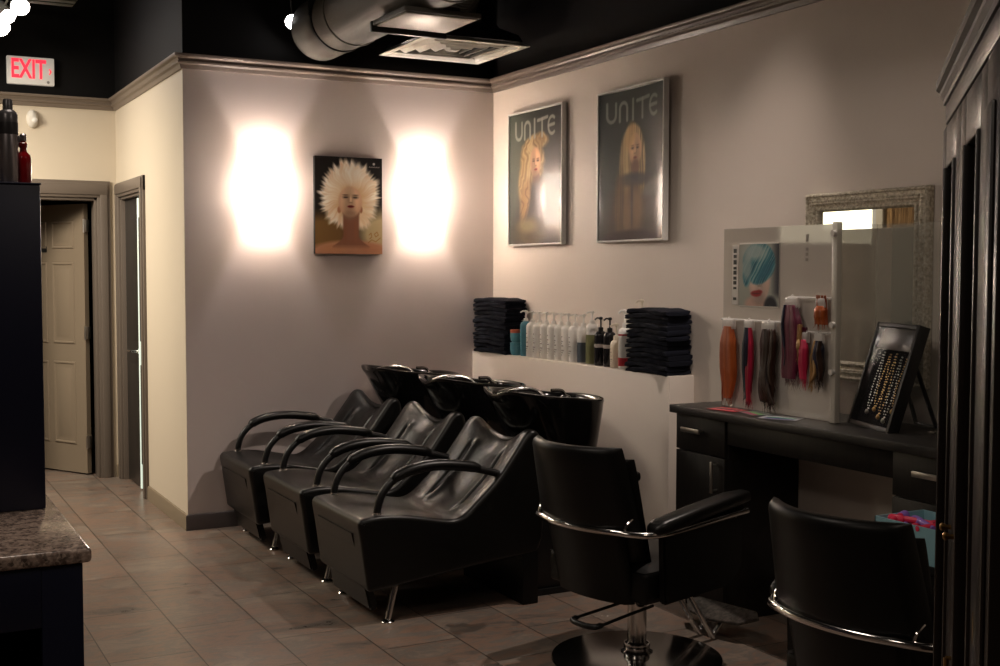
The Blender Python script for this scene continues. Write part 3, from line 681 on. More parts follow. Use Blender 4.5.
for y, n_ in ((-1.425,'black pump bottle next to the olive green one'),(-1.515,'black pump bottle next to the short cream one')):
    bottle(n_, 'black pump bottles on the ledge', y, -.085, .190, .037, M['black_gloss'], M['plastic'], None, band=[(.52,.62,M['label_grey'])], tall=1.15, nd=(-1,.5))
bottle('short cream pump bottle with grey label, between the black and the crimson labelled ones', 'bottles on the wall ledge', -1.592, -.095, .150, .034, M['cream_plastic'], M['cream_plastic'], M['label_grey'], tall=1.35)
bottle('white pump bottle with crimson patches, beside the second towel stack', 'bottles on the wall ledge', -1.672, -.095, .218, .035, M['whiter'], M['whiter'], None, tall=1.45, band=[(.07,.27,M['red_label']),(.80,.84,M['red_label'])], nd=(-1,.4))
t = bottle('tall white pump bottle behind the second towel stack', 'bottles on the wall ledge', -1.745, -.038, .285, .033, M['whiter'], M['cream_plastic'], None, tall=1.25, nd=(-1,.6))

# ------------------------------------------------------------------ styling counter
WT = .907
b = nb(); box(b, -.445,-.002,-4.75,-2.552,WT-.035,WT,.004); top = obj('counter_top', b, M['worktop']); tag(top, 'long dark wood counter top along the right wall', 'counter')
b = nb(); box(b, -.405,-.388,-3.838,-2.912,.768,WT-.0355,.002); obj('apron', b, M['espresso'], top)
def handle(b, p0, p1, out=.028):
    """bar pull: flat bar between two posts, projecting to -x"""
    p0 = Vector(p0); p1 = Vector(p1); d = (p1-p0).normalized(); o = Vector((-out,0,0))
    if abs(d.z) > .5: box(b, p0.x-out-.006,p0.x-out+.004, p0.y-.008,p0.y+.008, min(p0.z,p1.z),max(p0.z,p1.z), .002)
    else: box(b, p0.x-out-.006,p0.x-out+.004, min(p0.y,p1.y),max(p0.y,p1.y), p0.z-.010,p0.z+.010, .002)
    for q in (p0+d*.012, p1-d*.012): tube(b, [q, q+o], .005, 8)
    return b
def cabinet(y0, y1, lab, hh):
    t = thing('base_cabinet', lab, 'cabinet', (-.2,(y0+y1)/2,0), 0, 'dark cabinets under the counter top'); ox, oy = -.2, (y0+y1)/2
    f = lambda *a: (a[0]-ox,a[1]-ox,a[2]-oy,a[3]-oy,a[4],a[5])
    b = nb(); box(b, *f(-.395,-.004,y0+.001,y1-.001,.06,WT-.0355), .002); box(b, *f(-.36,-.01,y0+.01,y1-.01,.0,.06)); obj('body', b, M['espresso'], t)
    b = nb(); box(b, *f(-.413,-.395,y0+.003,y1-.003,.712,WT-.040), .002); d = obj('drawer', b, M['espresso'], t)
    ym = (y0+y1)/2; b = nb(); handle(b, (-.413-ox, ym-.065-oy+hh, .806), (-.413-ox, ym+.065-oy+hh, .806)); obj('handle', b, M['steel'], d, label='brushed steel bar handle')
    b = nb(); box(b, *f(-.413,-.395,y0+.003,y1-.003,.065,.706), .002); d = obj('door', b, M['espresso'], t)
    yy = y0+.055; b = nb(); handle(b, (-.413-ox, yy-oy, .555), (-.413-ox, yy-oy, .69)); obj('handle', b, M['steel'], d, label='upright brushed steel handle')
cabinet(-2.91,-2.562,'dark wood cabinet under the far end of the counter, beside the wall ledge',.032)
cabinet(-4.28,-3.842,'dark wood cabinet under the counter, behind the blue box of brushes',.035)

# ------------------------------------------------------------------ mirror
t = thing('wall_mirror', 'silver framed mirror with ornate beaded edge on the right wall', 'mirror', (-.004,-3.297,1.44))
hy, hz = .338, .390
def rring(h1,h2,o): return [Vector((o,-h1,-h2)),Vector((o,h1,-h2)),Vector((o,h1,h2)),Vector((o,-h1,h2))]
b = nb(); pf = [(0,0),(0,-.022),(.006,-.034),(.012,-.036),(.016,-.030),(.022,-.028),(.045,-.030),(.050,-.024),(.058,-.020),(.064,-.026),(.070,-.028),(.076,-.022),(.080,-.008)]
grid(b, [rring(hy-i,hz-i,o) for i,o in pf], cv=True); grid(b, [rring(hy,hz,0),rring(hy-.08,hz-.08,0)], cv=True); fr = obj('frame', b, M['silver_frame'], t, ang=20)
b = nb()
for s in (-1,1):
    for k in range(46):
        y = -hy+.035+(2*hy-.07)*k/45; lathe(b, [(0,-.004),(.005,-.001),(.0055,.002),(0,.006)], 6, Matrix.Translation((-.030,y,s*(hz-.034))) @ Matrix.Rotation(-PI/2,4,'Y'))
    for k in range(54):
        z = -hz+.035+(2*hz-.07)*k/53; lathe(b, [(0,-.004),(.005,-.001),(.0055,.002),(0,.006)], 6, Matrix.Translation((-.030,s*(hy-.034),z)) @ Matrix.Rotation(-PI/2,4,'Y'))
obj('beading', b, M['silver_frame'], fr)
b = nb(); box(b, -.010,-.006,-hy+.078,hy-.078,-hz+.078,hz-.078); obj('mirror_glass', b, M['mirror'], t, smooth=False)
b = nb(); box(b, -.006,0,-hy+.01,hy-.01,-hz+.01,hz-.01); obj('backing', b, M['plastic'], t)

# ------------------------------------------------------------------ printed artwork painted on vertex grids
def lin(c): c = np.asarray(c, float); return np.where(c<=.04045, c/12.92, ((c+.055)/1.055)**2.4)
class Art:
    def __init__(s, w, h, nw, nh, bg):
        s.u, s.v = np.meshgrid(np.linspace(0,1,nw), np.linspace(0,1,nh)); s.asp = h/w; s.w, s.h, s.nw, s.nh = w,h,nw,nh
        s.c = np.zeros((nh,nw,3)) + np.array(bg); s.rs = np.random.RandomState(3)
    def noise(s, f, seed=0, fx=1, fy=1):
        r = np.random.RandomState(seed); o = np.zeros_like(s.u)
        for k in range(14):
            a = r.uniform(0,6.28); q = f*r.uniform(.5,1.6); o += np.sin(6.28*q*(np.cos(a)*s.u*fx+np.sin(a)*s.v*s.asp*fy)+r.uniform(0,6.28))
        return o/4
    def put(s, m, col, a=1): m = np.clip(m,0,1)[...,None]*a; s.c = s.c*(1-m)+np.array(col)*m
    def ell(s, cu, cv, ru, rv, soft=.08, ang=0, wob=None):
        x = s.u-cu; y = (s.v-cv)*s.asp; rv = rv*s.asp; ca, sa = math.cos(ang), math.sin(ang); X = (x*ca+y*sa)/ru; Y = (-x*sa+y*ca)/rv
        d = np.sqrt(X*X+Y*Y)
        if wob is not None: d = d+wob
        return (1-d)/soft+.5
    def stroke(s, pts, r):
        P = [(a,b*s.asp) for a,b in pts]; x, y = s.u, s.v*s.asp; D_ = np.full_like(x, 9)
        for (ax,ay),(bx,by) in zip(P[:-1],P[1:]):
            dx,dy = bx-ax,by-ay; t = np.clip(((x-ax)*dx+(y-ay)*dy)/(dx*dx+dy*dy+1e-12),0,1); D_ = np.minimum(D_, np.hypot(x-ax-t*dx,y-ay-t*dy))
        return np.clip((r-D_)*s.nw*1.0+.5,0,1)
    def arc(s, cu, cv, ru, rv, a0, a1, n=20): return [(cu+ru*math.cos(math.radians(a0+(a1-a0)*k/n)), cv+rv*math.sin(math.radians(a0+(a1-a0)*k/n))) for k in range(n+1)]
    def build(s, name, m, parent, T, label=None, bow=0):
        me = bpy.data.meshes.new(name); nh, nw = s.nh, s.nw
        V = np.stack([(s.u-.5)*s.w, (1-s.v)*s.h, -bow*(1-(2*s.u-1)**2)], -1).reshape(-1,3)
        idx = np.arange(nh*nw).reshape(nh,nw); Q = np.stack([idx[1:,:-1],idx[1:,1:],idx[:-1,1:],idx[:-1,:-1]],-1).reshape(-1,4)
        me.from_pydata(V.tolist(), [], Q.tolist()); me.transform(T)
        at_ = me.color_attributes.new('ink','FLOAT_COLOR','POINT'); col = np.ones((nh*nw,4)); col[:,:3] = lin(np.clip(s.c,0,1)).reshape(-1,3); at_.data.foreach_set('color', col.ravel())
        me.materials.append(m); o = bpy.data.objects.new(name, me); C.objects.link(o); o.parent = parent
        if label: o['label'] = label
        return o
def ink(name, rough, coat=0, cr=.03):
    m = mat(name, (.5,.5,.5), rough, coat=coat, coat_rough=cr); nt = m.node_tree; nt.nodes['Principled BSDF'].inputs['Specular IOR Level'].default_value = .2; a = nt.nodes.new('ShaderNodeVertexColor'); a.layer_name = 'ink'; nt.links.new(a.outputs['Color'], nt.nodes['Principled BSDF'].inputs['Base Color']); return m
M['ink_matte'] = ink('printed_canvas', .55)
M['ink_gloss'] = ink('print_under_glass', .6, .34, .05)
M['ink_plain'] = ink('printed_card', .3)

def tab(x, n, seed, periodic=True):
    """smooth random table lookup, x in 0..1"""
    r = np.random.RandomState(seed).rand(n+1)
    if periodic: r[-1] = r[0]
    p = (x%1)*n; i = np.floor(p).astype(int)%n; f = p-np.floor(p); f = f*f*(3-2*f)
    return r[i]*(1-f)+r[i+1]*f
def face(A, cu, cv, w, skin, lip, brow, shade=1, up=0, turn=0):
    """small photographic face: w = half width in u; up>0 means tilted upward; turn shifts the features"""
    h = w/A.asp*1.38*(1-.12*up); s = np.array(skin)
    A.put(A.ell(cu,cv,w,h,.16), s*.92); A.put(A.ell(cu+turn*w*.3,cv-.18*h,w*.72,h*.62,.9), np.minimum(s*1.16,1), .75)
    A.put(A.ell(cu-turn*w*.9,cv+.1*h,w*.45,h*.9,.9), s*.62, .55*shade); A.put(A.ell(cu+turn*w*.1,cv+.86*h,w*.6,h*.28,.8), s*.60, .5*shade)
    f = lambda du,dv: (cu+(du+turn*.16)*w, cv+(dv-.22*up)*h)
    for sd in (-1,1):
        ex, ey = f(sd*.40,-.06); A.put(A.ell(ex,ey-.03*h,w*.27,h*.12,.8), s*.50, .65); A.put(A.ell(ex,ey,w*.17,h*.045,.6), (.12,.08,.07), .9); A.put(A.ell(ex,ey+.05*h,w*.18,h*.05,.9), s*1.02, .35)
        bx, by = f(sd*.42,-.24); A.put(A.ell(bx,by,w*.26,h*.035,.9,0), brow, .65)
    nx, ny = f(.02,.22); A.put(A.ell(nx,ny-.14*h,w*.09,h*.24,.9), np.minimum(s*1.2,1), .6); A.put(A.ell(nx,ny+.04*h,w*.16,h*.05,.8), s*.55, .6)
    A.put(A.ell(nx-.20*w*(1 if turn>=0 else -1),ny-.1*h,w*.10,h*.2,.9), s*.68, .5)
    mx_, my = f(.02,.52); A.put(A.ell(mx_,my,w*.29,h*.085,.5), lip, .9); A.put(A.ell(mx_,my-.01*h,w*.27,h*.018,.6), np.array(lip)*.4, .8); A.put(A.ell(mx_,my+.14*h,w*.22,h*.05,.9), s*.66, .5)
A = Art(.432,.585,150,203,(.105,.085,.075))
A.put(A.ell(.10,.80,.42,.20,.7), (.60,.44,.24), .8); A.put(A.ell(1.0,.80,.36,.24,.7), (.88,.78,.58), .85); A.put(A.ell(.5,1.04,.9,.10,.6),(.30,.17,.10),.8)
X0, Y0 = .515, .44; dx, dy = A.u-X0, (A.v-Y0)*A.asp; th_ = np.arctan2(dy,dx)/(2*PI)+.5; rad = np.hypot(dx,dy)
edge = .445+.12*np.clip(-dy/ (rad+1e-6),0,1)+.035*(tab(th_,23,1)-.5)+.03*(tab(th_,61,2)-.5)+.06*(tab(th_,140,3)-.5)*(1+np.clip(-dy/(rad+1e-6),0,1))
A.put((edge-rad)*12+.2, (.96,.87,.76), .97)
st_ = tab(th_+.012*np.sin(rad*22)+.01*tab(rad*2,7,8,False), 120, 4)*.6+tab(th_+.02*np.sin(rad*15+1), 57, 5)*.4
inn = np.clip((edge-rad)*14,0,1)
A.put(inn*np.clip((st_-.45)*3,0,1), (1,.96,.90), .85); A.put(inn*np.clip((.45-st_)*3,0,1)*np.clip((rad-.12)*6,0,1), (.88,.72,.54), .5)
A.put(A.ell(X0,Y0,.24,.20,.8), (.86,.66,.42), .75); A.put(A.ell(.56,.18,.14,.12,.9),(1,.97,.92),.5); A.put(A.ell(.30,.30,.12,.14,.9),(.98,.92,.82),.4); A.put(A.ell(.70,.60,.14,.12,.9),(.94,.84,.68),.5)
A.put(A.ell(.53,.985,.62,.125,.25), (.76,.54,.41)); A.put(A.ell(.28,.95,.18,.05,.8), (.78,.54,.38),.6); A.put(A.ell(.82,.95,.16,.05,.8), (.74,.50,.36),.6)
nw_ = .118+.16*np.clip((A.v-.80)/.12,0,1)**2+.03*np.clip((.60-A.v)/.08,0,1)
A.put(np.clip((nw_-np.abs(A.u-.53))*40+.5,0,1)*np.clip((A.v-.52)*30,0,1)*np.clip((.95-A.v)*20,0,1), (.56,.37,.28)); A.put(np.clip(1-np.abs(A.u-.60)*22,0,1)*np.clip((A.v-.60)*12,0,1)*np.clip((.92-A.v)*8,0,1), (.62,.38,.26), .55); A.put(np.clip(1-np.abs(A.u-.44)*26,0,1)*np.clip((A.v-.62)*12,0,1)*np.clip((.92-A.v)*8,0,1), (.56,.34,.23), .5)
A.put(A.ell(.355,.545,.028,.035,.5), (.76,.50,.36)); A.put(A.ell(.68,.54,.022,.035,.5), (.66,.42,.30))
face(A,.52,.462,.175,(.93,.72,.57),(.48,.12,.11),(.30,.17,.12),up=1,turn=.1)
for pts in ([(.80,.80),(.83,.78),(.84,.82),(.81,.84)],[(.88,.79),(.92,.77),(.94,.80),(.90,.82),(.88,.79)],[(.79,.88),(.84,.85),(.90,.87),(.97,.83)]): A.put(A.stroke(pts,.006),(.62,.40,.16),.7)
A.put(A.ell(.875,.062,.018,.013,.4),(.85,.82,.78),.8)
for k in range(9): A.put(A.stroke([(.805+k*.018,.096),(.812+k*.018,.096 if k%2 else .090)],.005),(.8,.76,.72),.7)
t = thing('canvas_portrait', 'unframed canvas portrait of a person with spiky blonde hair, between the two sconces', 'picture', (-1.004,0,1.603))
b = nb(); box(b, -.216,.216,-.032,.0,0,.585,.002); obj('canvas', b, M['plastic'], t)
A.build('print', M['ink_matte'], t, Matrix.Translation((0,-.0325,0)) @ Matrix.Rotation(PI/2,4,'X'), 'portrait print of upturned face and blonde hair')

def unite(A, x0, x1, y0, y1, col, a=.85):
    w = (x1-x0)/5.0; r = .015; Hh = y1-y0
    def L(k, x, y): return (x0+w*k+x*w, y0+y*Hh)
    S_ = []
    S_.append([L(0,.12,0),L(0,.12,.62)]+[L(0,.12+.38*(1-math.cos(q)),.62+.36*math.sin(q)) for q in np.linspace(0,PI,9)][1:]+[L(0,.88,.05)])
    S_.append([L(1,.22,1),L(1,.22,.35)]+[L(1,.22+.33*(1-math.cos(q)),.36-.30*math.sin(q)) for q in np.linspace(0,PI,9)][1:]+[L(1,.88,1)])
    S_.append([L(2,.42,.0),L(2,.42,1)])
    S_.append([L(2,.80,.10),L(3,.35,.06),L(3,.95,.0)]); S_.append([L(3,.32,.06),L(3,.32,1)])
    S_.append([L(4,.05+.44*(1+math.cos(q)),.50+.47*math.sin(q)) for q in np.linspace(-.30*PI,-1.70*PI,18)]); S_.append([L(4,.1,.50),L(4,.74,.46)])
    for s_ in S_: A.put(A.stroke(s_, r), col, a)
def framed(y0, y1, z0, z1, A, lab, plab, yaw=0, bow=.024):
    w, h = y0-y1, z1-z0
    t = thing('framed_poster', lab, 'framed poster', (-.002-abs(yaw)*.34,(y0+y1)/2,z0), yaw, 'pair of framed posters on the right wall')
    b = nb(); f = .010; d0, d1 = -.034, -.002
    R = [(-w/2,0),(w/2,0),(w/2,h),(-w/2,h)]
    def rg(i,o): return [Vector((o, y+(i if y<0 else -i), z+(i if z==0 else -i))) for y,z in R]
    grid(b, [rg(0,d1),rg(0,d0+.002),rg(.002,d0),rg(f-.002,d0),rg(f,d0+.003),rg(f,d0+.010)], cv=True); cap(b, [b.verts.new(p) for p in rg(0,d1)]); obj('frame', b, M['white_frame'], t, ang=20, label='thin pale frame')
    T = Matrix.Translation((d0+.007,0,f)) @ Matrix.Rotation(-PI/2,4,'Z') @ Matrix.Rotation(PI/2,4,'X')
    A.build('print', M['ink_gloss'], t, T, plab, bow=bow)
def locks(A, m, base, lite, dark, f=90, seed=3, a=.7, slant=0, curl=0):
    s_ = tab(A.u*1.0+slant*A.v+curl*2.2*(tab(A.v*1.0+A.u*.35,15,seed+1,False)-.5)+curl*1.2*(tab(A.v-A.u*.6,31,seed+2,False)-.5)+.02*tab(A.v,9,seed+5,False), f, seed, False); A.put(m, base); A.put(np.clip(m,0,1)*np.clip((s_-.5)*3,0,1), lite, a); A.put(np.clip(m,0,1)*np.clip((.45-s_)*3,0,1), dark, a)
# poster nearer the corner: curly hair, looking up left
A = Art(.644,.796,130,162,(.29,.31,.27)); A.put(np.clip(A.u*1.2-.15,0,1), (.13,.125,.12),.9); A.put(np.clip((A.v-.5),0,1),(.22,.20,.18),.6)
A.put(A.ell(.55,1.02,.46,.48,.4), (.17,.14,.13))
wob = .10*(tab(A.u+A.v*.6,17,5,False)-.5)+.10*(tab(A.v-A.u*.5,23,6,False)-.5)
cm = np.maximum(A.ell(.45,.37,.23,.17,.22,0,wob), np.maximum(A.ell(.33,.50,.14,.20,.25,.25,wob), A.ell(.50,.25,.24,.075,.35,-.15,wob*1.5)))
locks(A, cm, (.60,.49,.33), (.86,.76,.56), (.28,.20,.13), 60, 3, .45, .3, .03)
A.put(A.ell(.53,.52,.065,.09,.5), (.56,.39,.28)); face(A,.51,.385,.098,(.82,.63,.47),(.60,.24,.20),(.36,.24,.16),turn=.35)
A.put(A.ell(.54,.72,.20,.20,.5), (.15,.12,.11),.9); cm = A.ell(.31,.68,.09,.17,.5,.3,wob); locks(A, cm*.8, (.50,.37,.22), (.70,.56,.36), (.28,.20,.13), 60, 9, .4, .3, .03)
A.put(A.ell(.40,.92,.26,.12,.9), (.36,.31,.20),.8); A.put(A.ell(.36,.86,.18,.05,.9), (.62,.56,.38),.45); A.put(A.ell(.46,.95,.16,.03,.9), (.26,.2,.13),.6)
unite(A,.11,.90,.065,.20,(.62,.63,.58),.85)
framed(-.262,-.928,1.657,2.475,A,'framed poster of a curly haired blonde person, hanging nearer the room corner','poster print lettered UNITE above a curly haired person', -.005, .002)
# poster nearer the camera: straight hair, dark gauzy top
A = Art(.632,.792,130,162,(.17,.20,.175)); A.put(np.clip(A.u-.3,0,1), (.10,.10,.10),.6); A.put(np.clip((A.v-.35)*1.4,0,1),(.25,.24,.22),.6)
wob = .08*(tab(A.u*1.3+A.v*.4,19,15,False)-.5)
A.put(A.ell(.50,1.0,.44,.42,.35,0,wob), (.27,.21,.17)); A.put(A.ell(.78,.66,.18,.05,.9,-.3),(.60,.58,.54),.5); A.put(A.ell(.80,.78,.16,.08,.9,-.3),(.50,.48,.45),.4)
cm = np.maximum(A.ell(.49,.395,.165,.165,.15), np.maximum(A.ell(.375,.52,.085,.22,.3,-.02), A.ell(.63,.52,.06,.17,.4,.02)))
locks(A, cm, (.56,.46,.31), (.82,.72,.52), (.26,.20,.14), 110, 21, .7, .05)
face(A,.525,.400,.098,(.80,.64,.48),(.50,.26,.21),(.30,.20,.14),turn=-.25); A.put(A.ell(.445,.31,.07,.09,.7,.35),(.74,.60,.40),.75)
A.put(A.ell(.53,.52,.06,.05,.5),(.44,.32,.24)); A.put(A.ell(.50,.60,.27,.045,.6),(.20,.17,.16),.85)
A.put(A.ell(.46,.80,.20,.17,.6),(.46,.35,.25),.8); cm = A.ell(.30,.76,.08,.22,.6); locks(A, cm*.7, (.42,.32,.22), (.62,.50,.34), (.26,.2,.15), 110, 31, .5)
A.put(A.ell(.48,.76,.018,.15,.7),(.20,.15,.12),.8); A.put(A.ell(.56,.78,.07,.12,.9),(.58,.45,.32),.5); A.put(A.ell(.40,.84,.05,.10,.9),(.62,.50,.36),.5); A.put(A.ell(.5,.985,.4,.05,.5),(.18,.10,.08),.9)
unite(A,.09,.91,.07,.20,(.52,.54,.51),.85)
framed(-1.300,-1.953,1.657,2.470,A,'framed poster of a straight haired blonde person, the one nearer the camera','poster print lettered UNITE above a straight haired person', -.032)

# ------------------------------------------------------------------ acrylic hair swatch display
PXd = -.265
def haze(name, col, alpha, rough):
    m = mat(name, col, rough, alpha=alpha, spec=.6); return m
M['panel_white'] = haze('milky_acrylic', (.66,.60,.54), .80, .04)
M['panel_clear'] = haze('clear_acrylic_sheet', (.62,.62,.54), .16, .06)
M['edge_white'] = haze('acrylic_edge', (.66,.62,.54), .85, .2)
M['clear_rod'] = haze('clear_rod', (.85,.82,.78), .55, .1)
t = thing('display_stand', 'hinged acrylic display stand on the counter holding the hair colour samples', 'display', (PXd,-3.050,WT+.001))
b = nb(); box(b, -.003,.003,-.335,.345,.002,.778,.001); obj('milky_panel', b, M['panel_white'], t, smooth=False, label='milky white acrylic panel')
b = nb(); box(b, -.016,.012,-.364,-.336,0,.785,.003); post = obj('corner_post', b, M['edge_white'], t, label='pale acrylic corner post')
for z in (.20,.385,.74):
    b = nb(); lathe(b, [(0,-.012),(.012,-.012),(.012,.012),(0,.012)], 16, Matrix.Translation((-.018,-.352,z)) @ Matrix.Rotation(PI/2,4,'Y')); obj('thumb_screw', b, M['white'], post)
b = nb(); box(b, .012,.210,-.352,-.348,.002,.780,.0008); obj('clear_side_panel', b, M['panel_clear'], t, smooth=False, label='clear acrylic side panel running back to the wall')
b = nb(); box(b, .207,.211,-1.25,-.348,.002,.780,.0008); obj('clear_panel', b, M['panel_clear'], t, smooth=False, label='clear acrylic panel in front of the mirror')
A = Art(.256,.262,86,88,(.66,.67,.63)); A.put(np.clip((A.u-.80)*6,0,1)*np.clip((.9-A.v)*8,0,1), (.16,.17,.22),.9)
A.put(A.ell(.46,.98,.30,.14,.4), (.80,.66,.60)); A.put(A.ell(.80,1.0,.16,.16,.4),(.10,.11,.16))
face(A,.52,.58,.27,(.88,.76,.70),(.62,.10,.13),(.4,.35,.33),shade=.7,turn=-.1)
hm = np.maximum(A.ell(.50,.28,.40,.30,.12), np.maximum(A.ell(.58,.42,.34,.20,.18,-.45), A.ell(.22,.42,.12,.26,.3,.1)))
locks(A, hm, (.20,.50,.56), (.62,.76,.76), (.05,.30,.38), 46, 41, .8, .75)
A.put(A.ell(.40,.12,.30,.14,.8),(.74,.80,.78),.8); A.put(A.ell(.20,.36,.12,.22,.6),(.70,.74,.72),.7); A.put(A.ell(.66,.44,.22,.10,.7,-.5),(.06,.40,.50),.6)
A.put(A.ell(.44,.80,.13,.050,.4),(.60,.09,.13),.9); A.put(A.ell(.44,.795,.12,.010,.6),(.3,.02,.05),.8)
b = nb(); box(b, -.0065,-.0035,-.021,.2345,.442,.712,.0005); pc = obj('sample_photo_card', b, M['white'], t, smooth=False)
A.build('photo_print', M['ink_plain'], pc, Matrix.Translation((-.0070,.1065,.446)) @ Matrix.Rotation(-PI/2,4,'Z') @ Matrix.Rotation(PI/2,4,'X'), 'photo of a face under teal hair')
b = nb(); box(b, -.0065,-.0035,.242,.282,.448,.706,.0005); st = obj('text_strip', b, M['white'], t, smooth=False, label='white strip with black print')
b = nb()
for z,h in ((.672,.018),(.650,.014),(.622,.020),(.600,.012),(.578,.018),(.556,.014),(.535,.016),(.515,.010),(.468,.012)): box(b, -.0080,-.0064,.252,.272,z,z+h)
obj('strip_print', b, M['plastic'], st, smooth=False)
b = nb()
for k,(z,h) in enumerate(((.712,.03),(.676,.012),(.655,.012),(.634,.012))): box(b, -.0045,-.0032,-.19,-.176,z,z+h)
obj('small_print', b, M['label_grey'], t, smooth=False)
for y0,y1,z in ((.325,-.075,.385),(-.105,-.335,.488),(-.175,-.335,.352)):
    b = nb(); tube(b, [(-.026,y0,z),(-.026,y1,z)], .004, 8)
    for y in (y0-.004,y1+.004): tube(b, [(-.003,y,z),(-.026,y,z)], .004, 8)
    obj('hanging_rod', b, M['clear_rod'], t)

def hairmat(n, cols, seed=0):
    m = mat(n, cols[0], .42); nt = m.node_tree; L = nt.links.new; bn = nt.nodes['Principled BSDF']
    tc = nt.nodes.new('ShaderNodeTexCoord'); mp = nt.nodes.new('ShaderNodeMapping'); mp.inputs['Scale'].default_value = (70,70,1.6); mp.inputs['Location'].default_value = (seed,0,0)
    nz = nt.nodes.new('ShaderNodeTexNoise'); nz.inputs['Scale'].default_value = 1; nz.inputs['Detail'].default_value = 3; r = nt.nodes.new('ShaderNodeValToRGB')
    L(tc.outputs['Object'], mp.inputs['Vector']); L(mp.outputs['Vector'], nz.inputs['Vector']); L(nz.outputs['Fac'], r.inputs['Fac']); L(r.outputs['Color'], bn.inputs['Base Color'])
    cr = r.color_ramp; cr.elements[0].position = .35; cr.elements[0].color = (*cols[0],1); cr.elements[1].position = .65; cr.elements[1].color = (*cols[-1],1)
    if len(cols) == 3: e = cr.elements.new(.5); e.color = (*cols[1],1)
    bp = nt.nodes.new('ShaderNodeBump'); bp.inputs['Strength'].default_value = .8; bp.inputs['Distance'].default_value = .004; L(nz.outputs['Fac'], bp.inputs['Height']); L(bp.outputs['Normal'], bn.inputs['Normal'])
    return m
H1 = hairmat('copper_hair', [(.26,.045,.006),(.42,.09,.014)]); H2 = hairmat('dark_teal_hair', [(.008,.012,.015),(.01,.07,.08)]); H3 = hairmat('crimson_hair', [(.25,.004,.02),(.45,.01,.05)])
H4 = hairmat('dark_brown_hair', [(.012,.005,.003),(.04,.014,.006)]); H5 = hairmat('magenta_hair', [(.07,.004,.018),(.14,.010,.04)]); H6 = hairmat('hot_pink_hair', [(.40,.008,.05),(.6,.02,.08)]); H7 = hairmat('navy_hair', [(.006,.006,.014),(.015,.015,.05)]); H8 = hairmat('honey_hair', [(.35,.18,.06),(.5,.3,.12)])
def lock(b, y, z0, z1, w, dep, curl, seed, x=0, taper=.5, bulge=.15, drift=0, n=20):
    r = random.Random(seed); ph = [r.uniform(0,6.3) for _ in range(4)]; rings = []
    S = 26
    for k in range(S):
        t_ = k/(S-1); z = z0+(z1-z0)*t_
        ww = w/2*(.62+.38*min(1,t_*5))*(1+bulge*math.sin(PI*t_))*(1-(1-taper)*max(0,(t_-.6)/.4)**1.5)
        dd = dep/2*(.6+.4*min(1,t_*4))*(1-.6*max(0,(t_-.6)/.4))
        cy = y+curl*math.sin(5.5*t_+ph[0])*t_+drift*t_*t_; cx = x+curl*.4*math.cos(6*t_+ph[1])*t_
        rings.append([Vector((cx+dd*math.sin(a)*(1+.12*math.sin(5*a+ph[2])), cy+ww*math.cos(a)*(1+.05*math.sin(9*a+ph[3]+4*t_)), z)) for a in [2*PI*j/n for j in range(n)]])
    vs = grid(b, rings, cv=True); cap(b, vs[0]); cap(b, vs[-1][::-1])
def strands(b, y, z1, w, L_, n, seed, x=0, drift=0):
    r = random.Random(seed)
    for k in range(n):
        yy = y+r.uniform(-.5,.5)*w; l = L_*r.uniform(.4,1.2); s = r.uniform(-.010,.010)
        tube(b, smooth_path([(x+r.uniform(-.006,.006),yy,z1+.10),(x+r.uniform(-.006,.006),yy+s*.5,z1+.03),(x+r.uniform(-.004,.004),yy+s+drift*.3,z1-l*.5),(x,yy+s*2+drift,z1-l)],3), lambda u:.0022*(1-.85*u), 5)
def swatch(y, ztop, zbot, w, parts, lab):
    t = thing('hair_swatch', lab, 'hair sample', (PXd-.026, y-.027, ztop), 0, 'hair colour samples on the display stand')
    b = nb(); box(b, -.010,.010,-w*.36,w*.36,-.030,.012,.004); tube(b, smooth_path([(0,0,.010),(-.006,0,.016),(0,0,.022),(.006,0,.016),(0,0,.010)],4), .0018, 6); obj('clear_clip', b, M['clear_rod'], t, label='clear plastic clip')
    for i,(dy,ww,m,kw) in enumerate(parts):
        L_ = ztop-zbot; b = nb(); lock(b, dy, -.018, -L_*kw.get('l',1)+.03, ww, .034, kw.get('curl',.004), 11*i+int(abs(y)*100), x=-.004-.004*i, drift=kw.get('drift',0), taper=kw.get('taper',.5), bulge=kw.get('bulge',.15)); strands(b, dy+kw.get('drift',0), -L_*kw.get('l',1)+.045, ww*.8, min(.055,.35*L_), 22, i+int(abs(y)*77), x=-.004-.004*i, drift=kw.get('drift',0)*.3)
        obj('hair_lock', b, m, t, ang=80)
RZ = WT+.001
swatch(-2.748, RZ+.372, .918, .100, [(0,.098,H1,dict(curl=.006,taper=.55))], 'long bright copper hair sample at the left of the stand')
swatch(-2.883, RZ+.372, .918, .070, [(.010,.040,H2,dict(l=.97)),(-.014,.034,H3,dict(l=1.0)),(-.004,.036,H7,dict(l=.8))], 'thin hair sample of dark teal and crimson beside the copper one')
swatch(-3.010, RZ+.372, .925, .110, [(.012,.075,H4,dict(curl=.022,taper=.6,drift=-.01)),(-.035,.030,H4,dict(l=.8,curl=.015)),(.0,.05,H4,dict(curl=.03,drift=-.03))], 'long wavy dark brown hair sample in the middle of the stand')
swatch(-3.150, RZ+.475, 1.035, .100, [(.0,.105,H5,dict(curl=.010,taper=.75)),(.032,.022,H7,dict(l=.85,curl=.01))], 'deep magenta hair sample hanging from the higher rod')
swatch(-3.318, RZ+.475, 1.275, .075, [(0,.075,H1,dict(l=1.12,taper=1,bulge=-.1))], 'short copper hair sample at the right end of the higher rod')
swatch(-3.225, RZ+.338, 1.04, .060, [(.006,.045,H5,dict(l=.55)),(-.004,.040,H6,dict(l=1,taper=.9)),(.014,.02,H8,dict(l=.5))], 'hot pink and honey hair sample on the short lower rod')
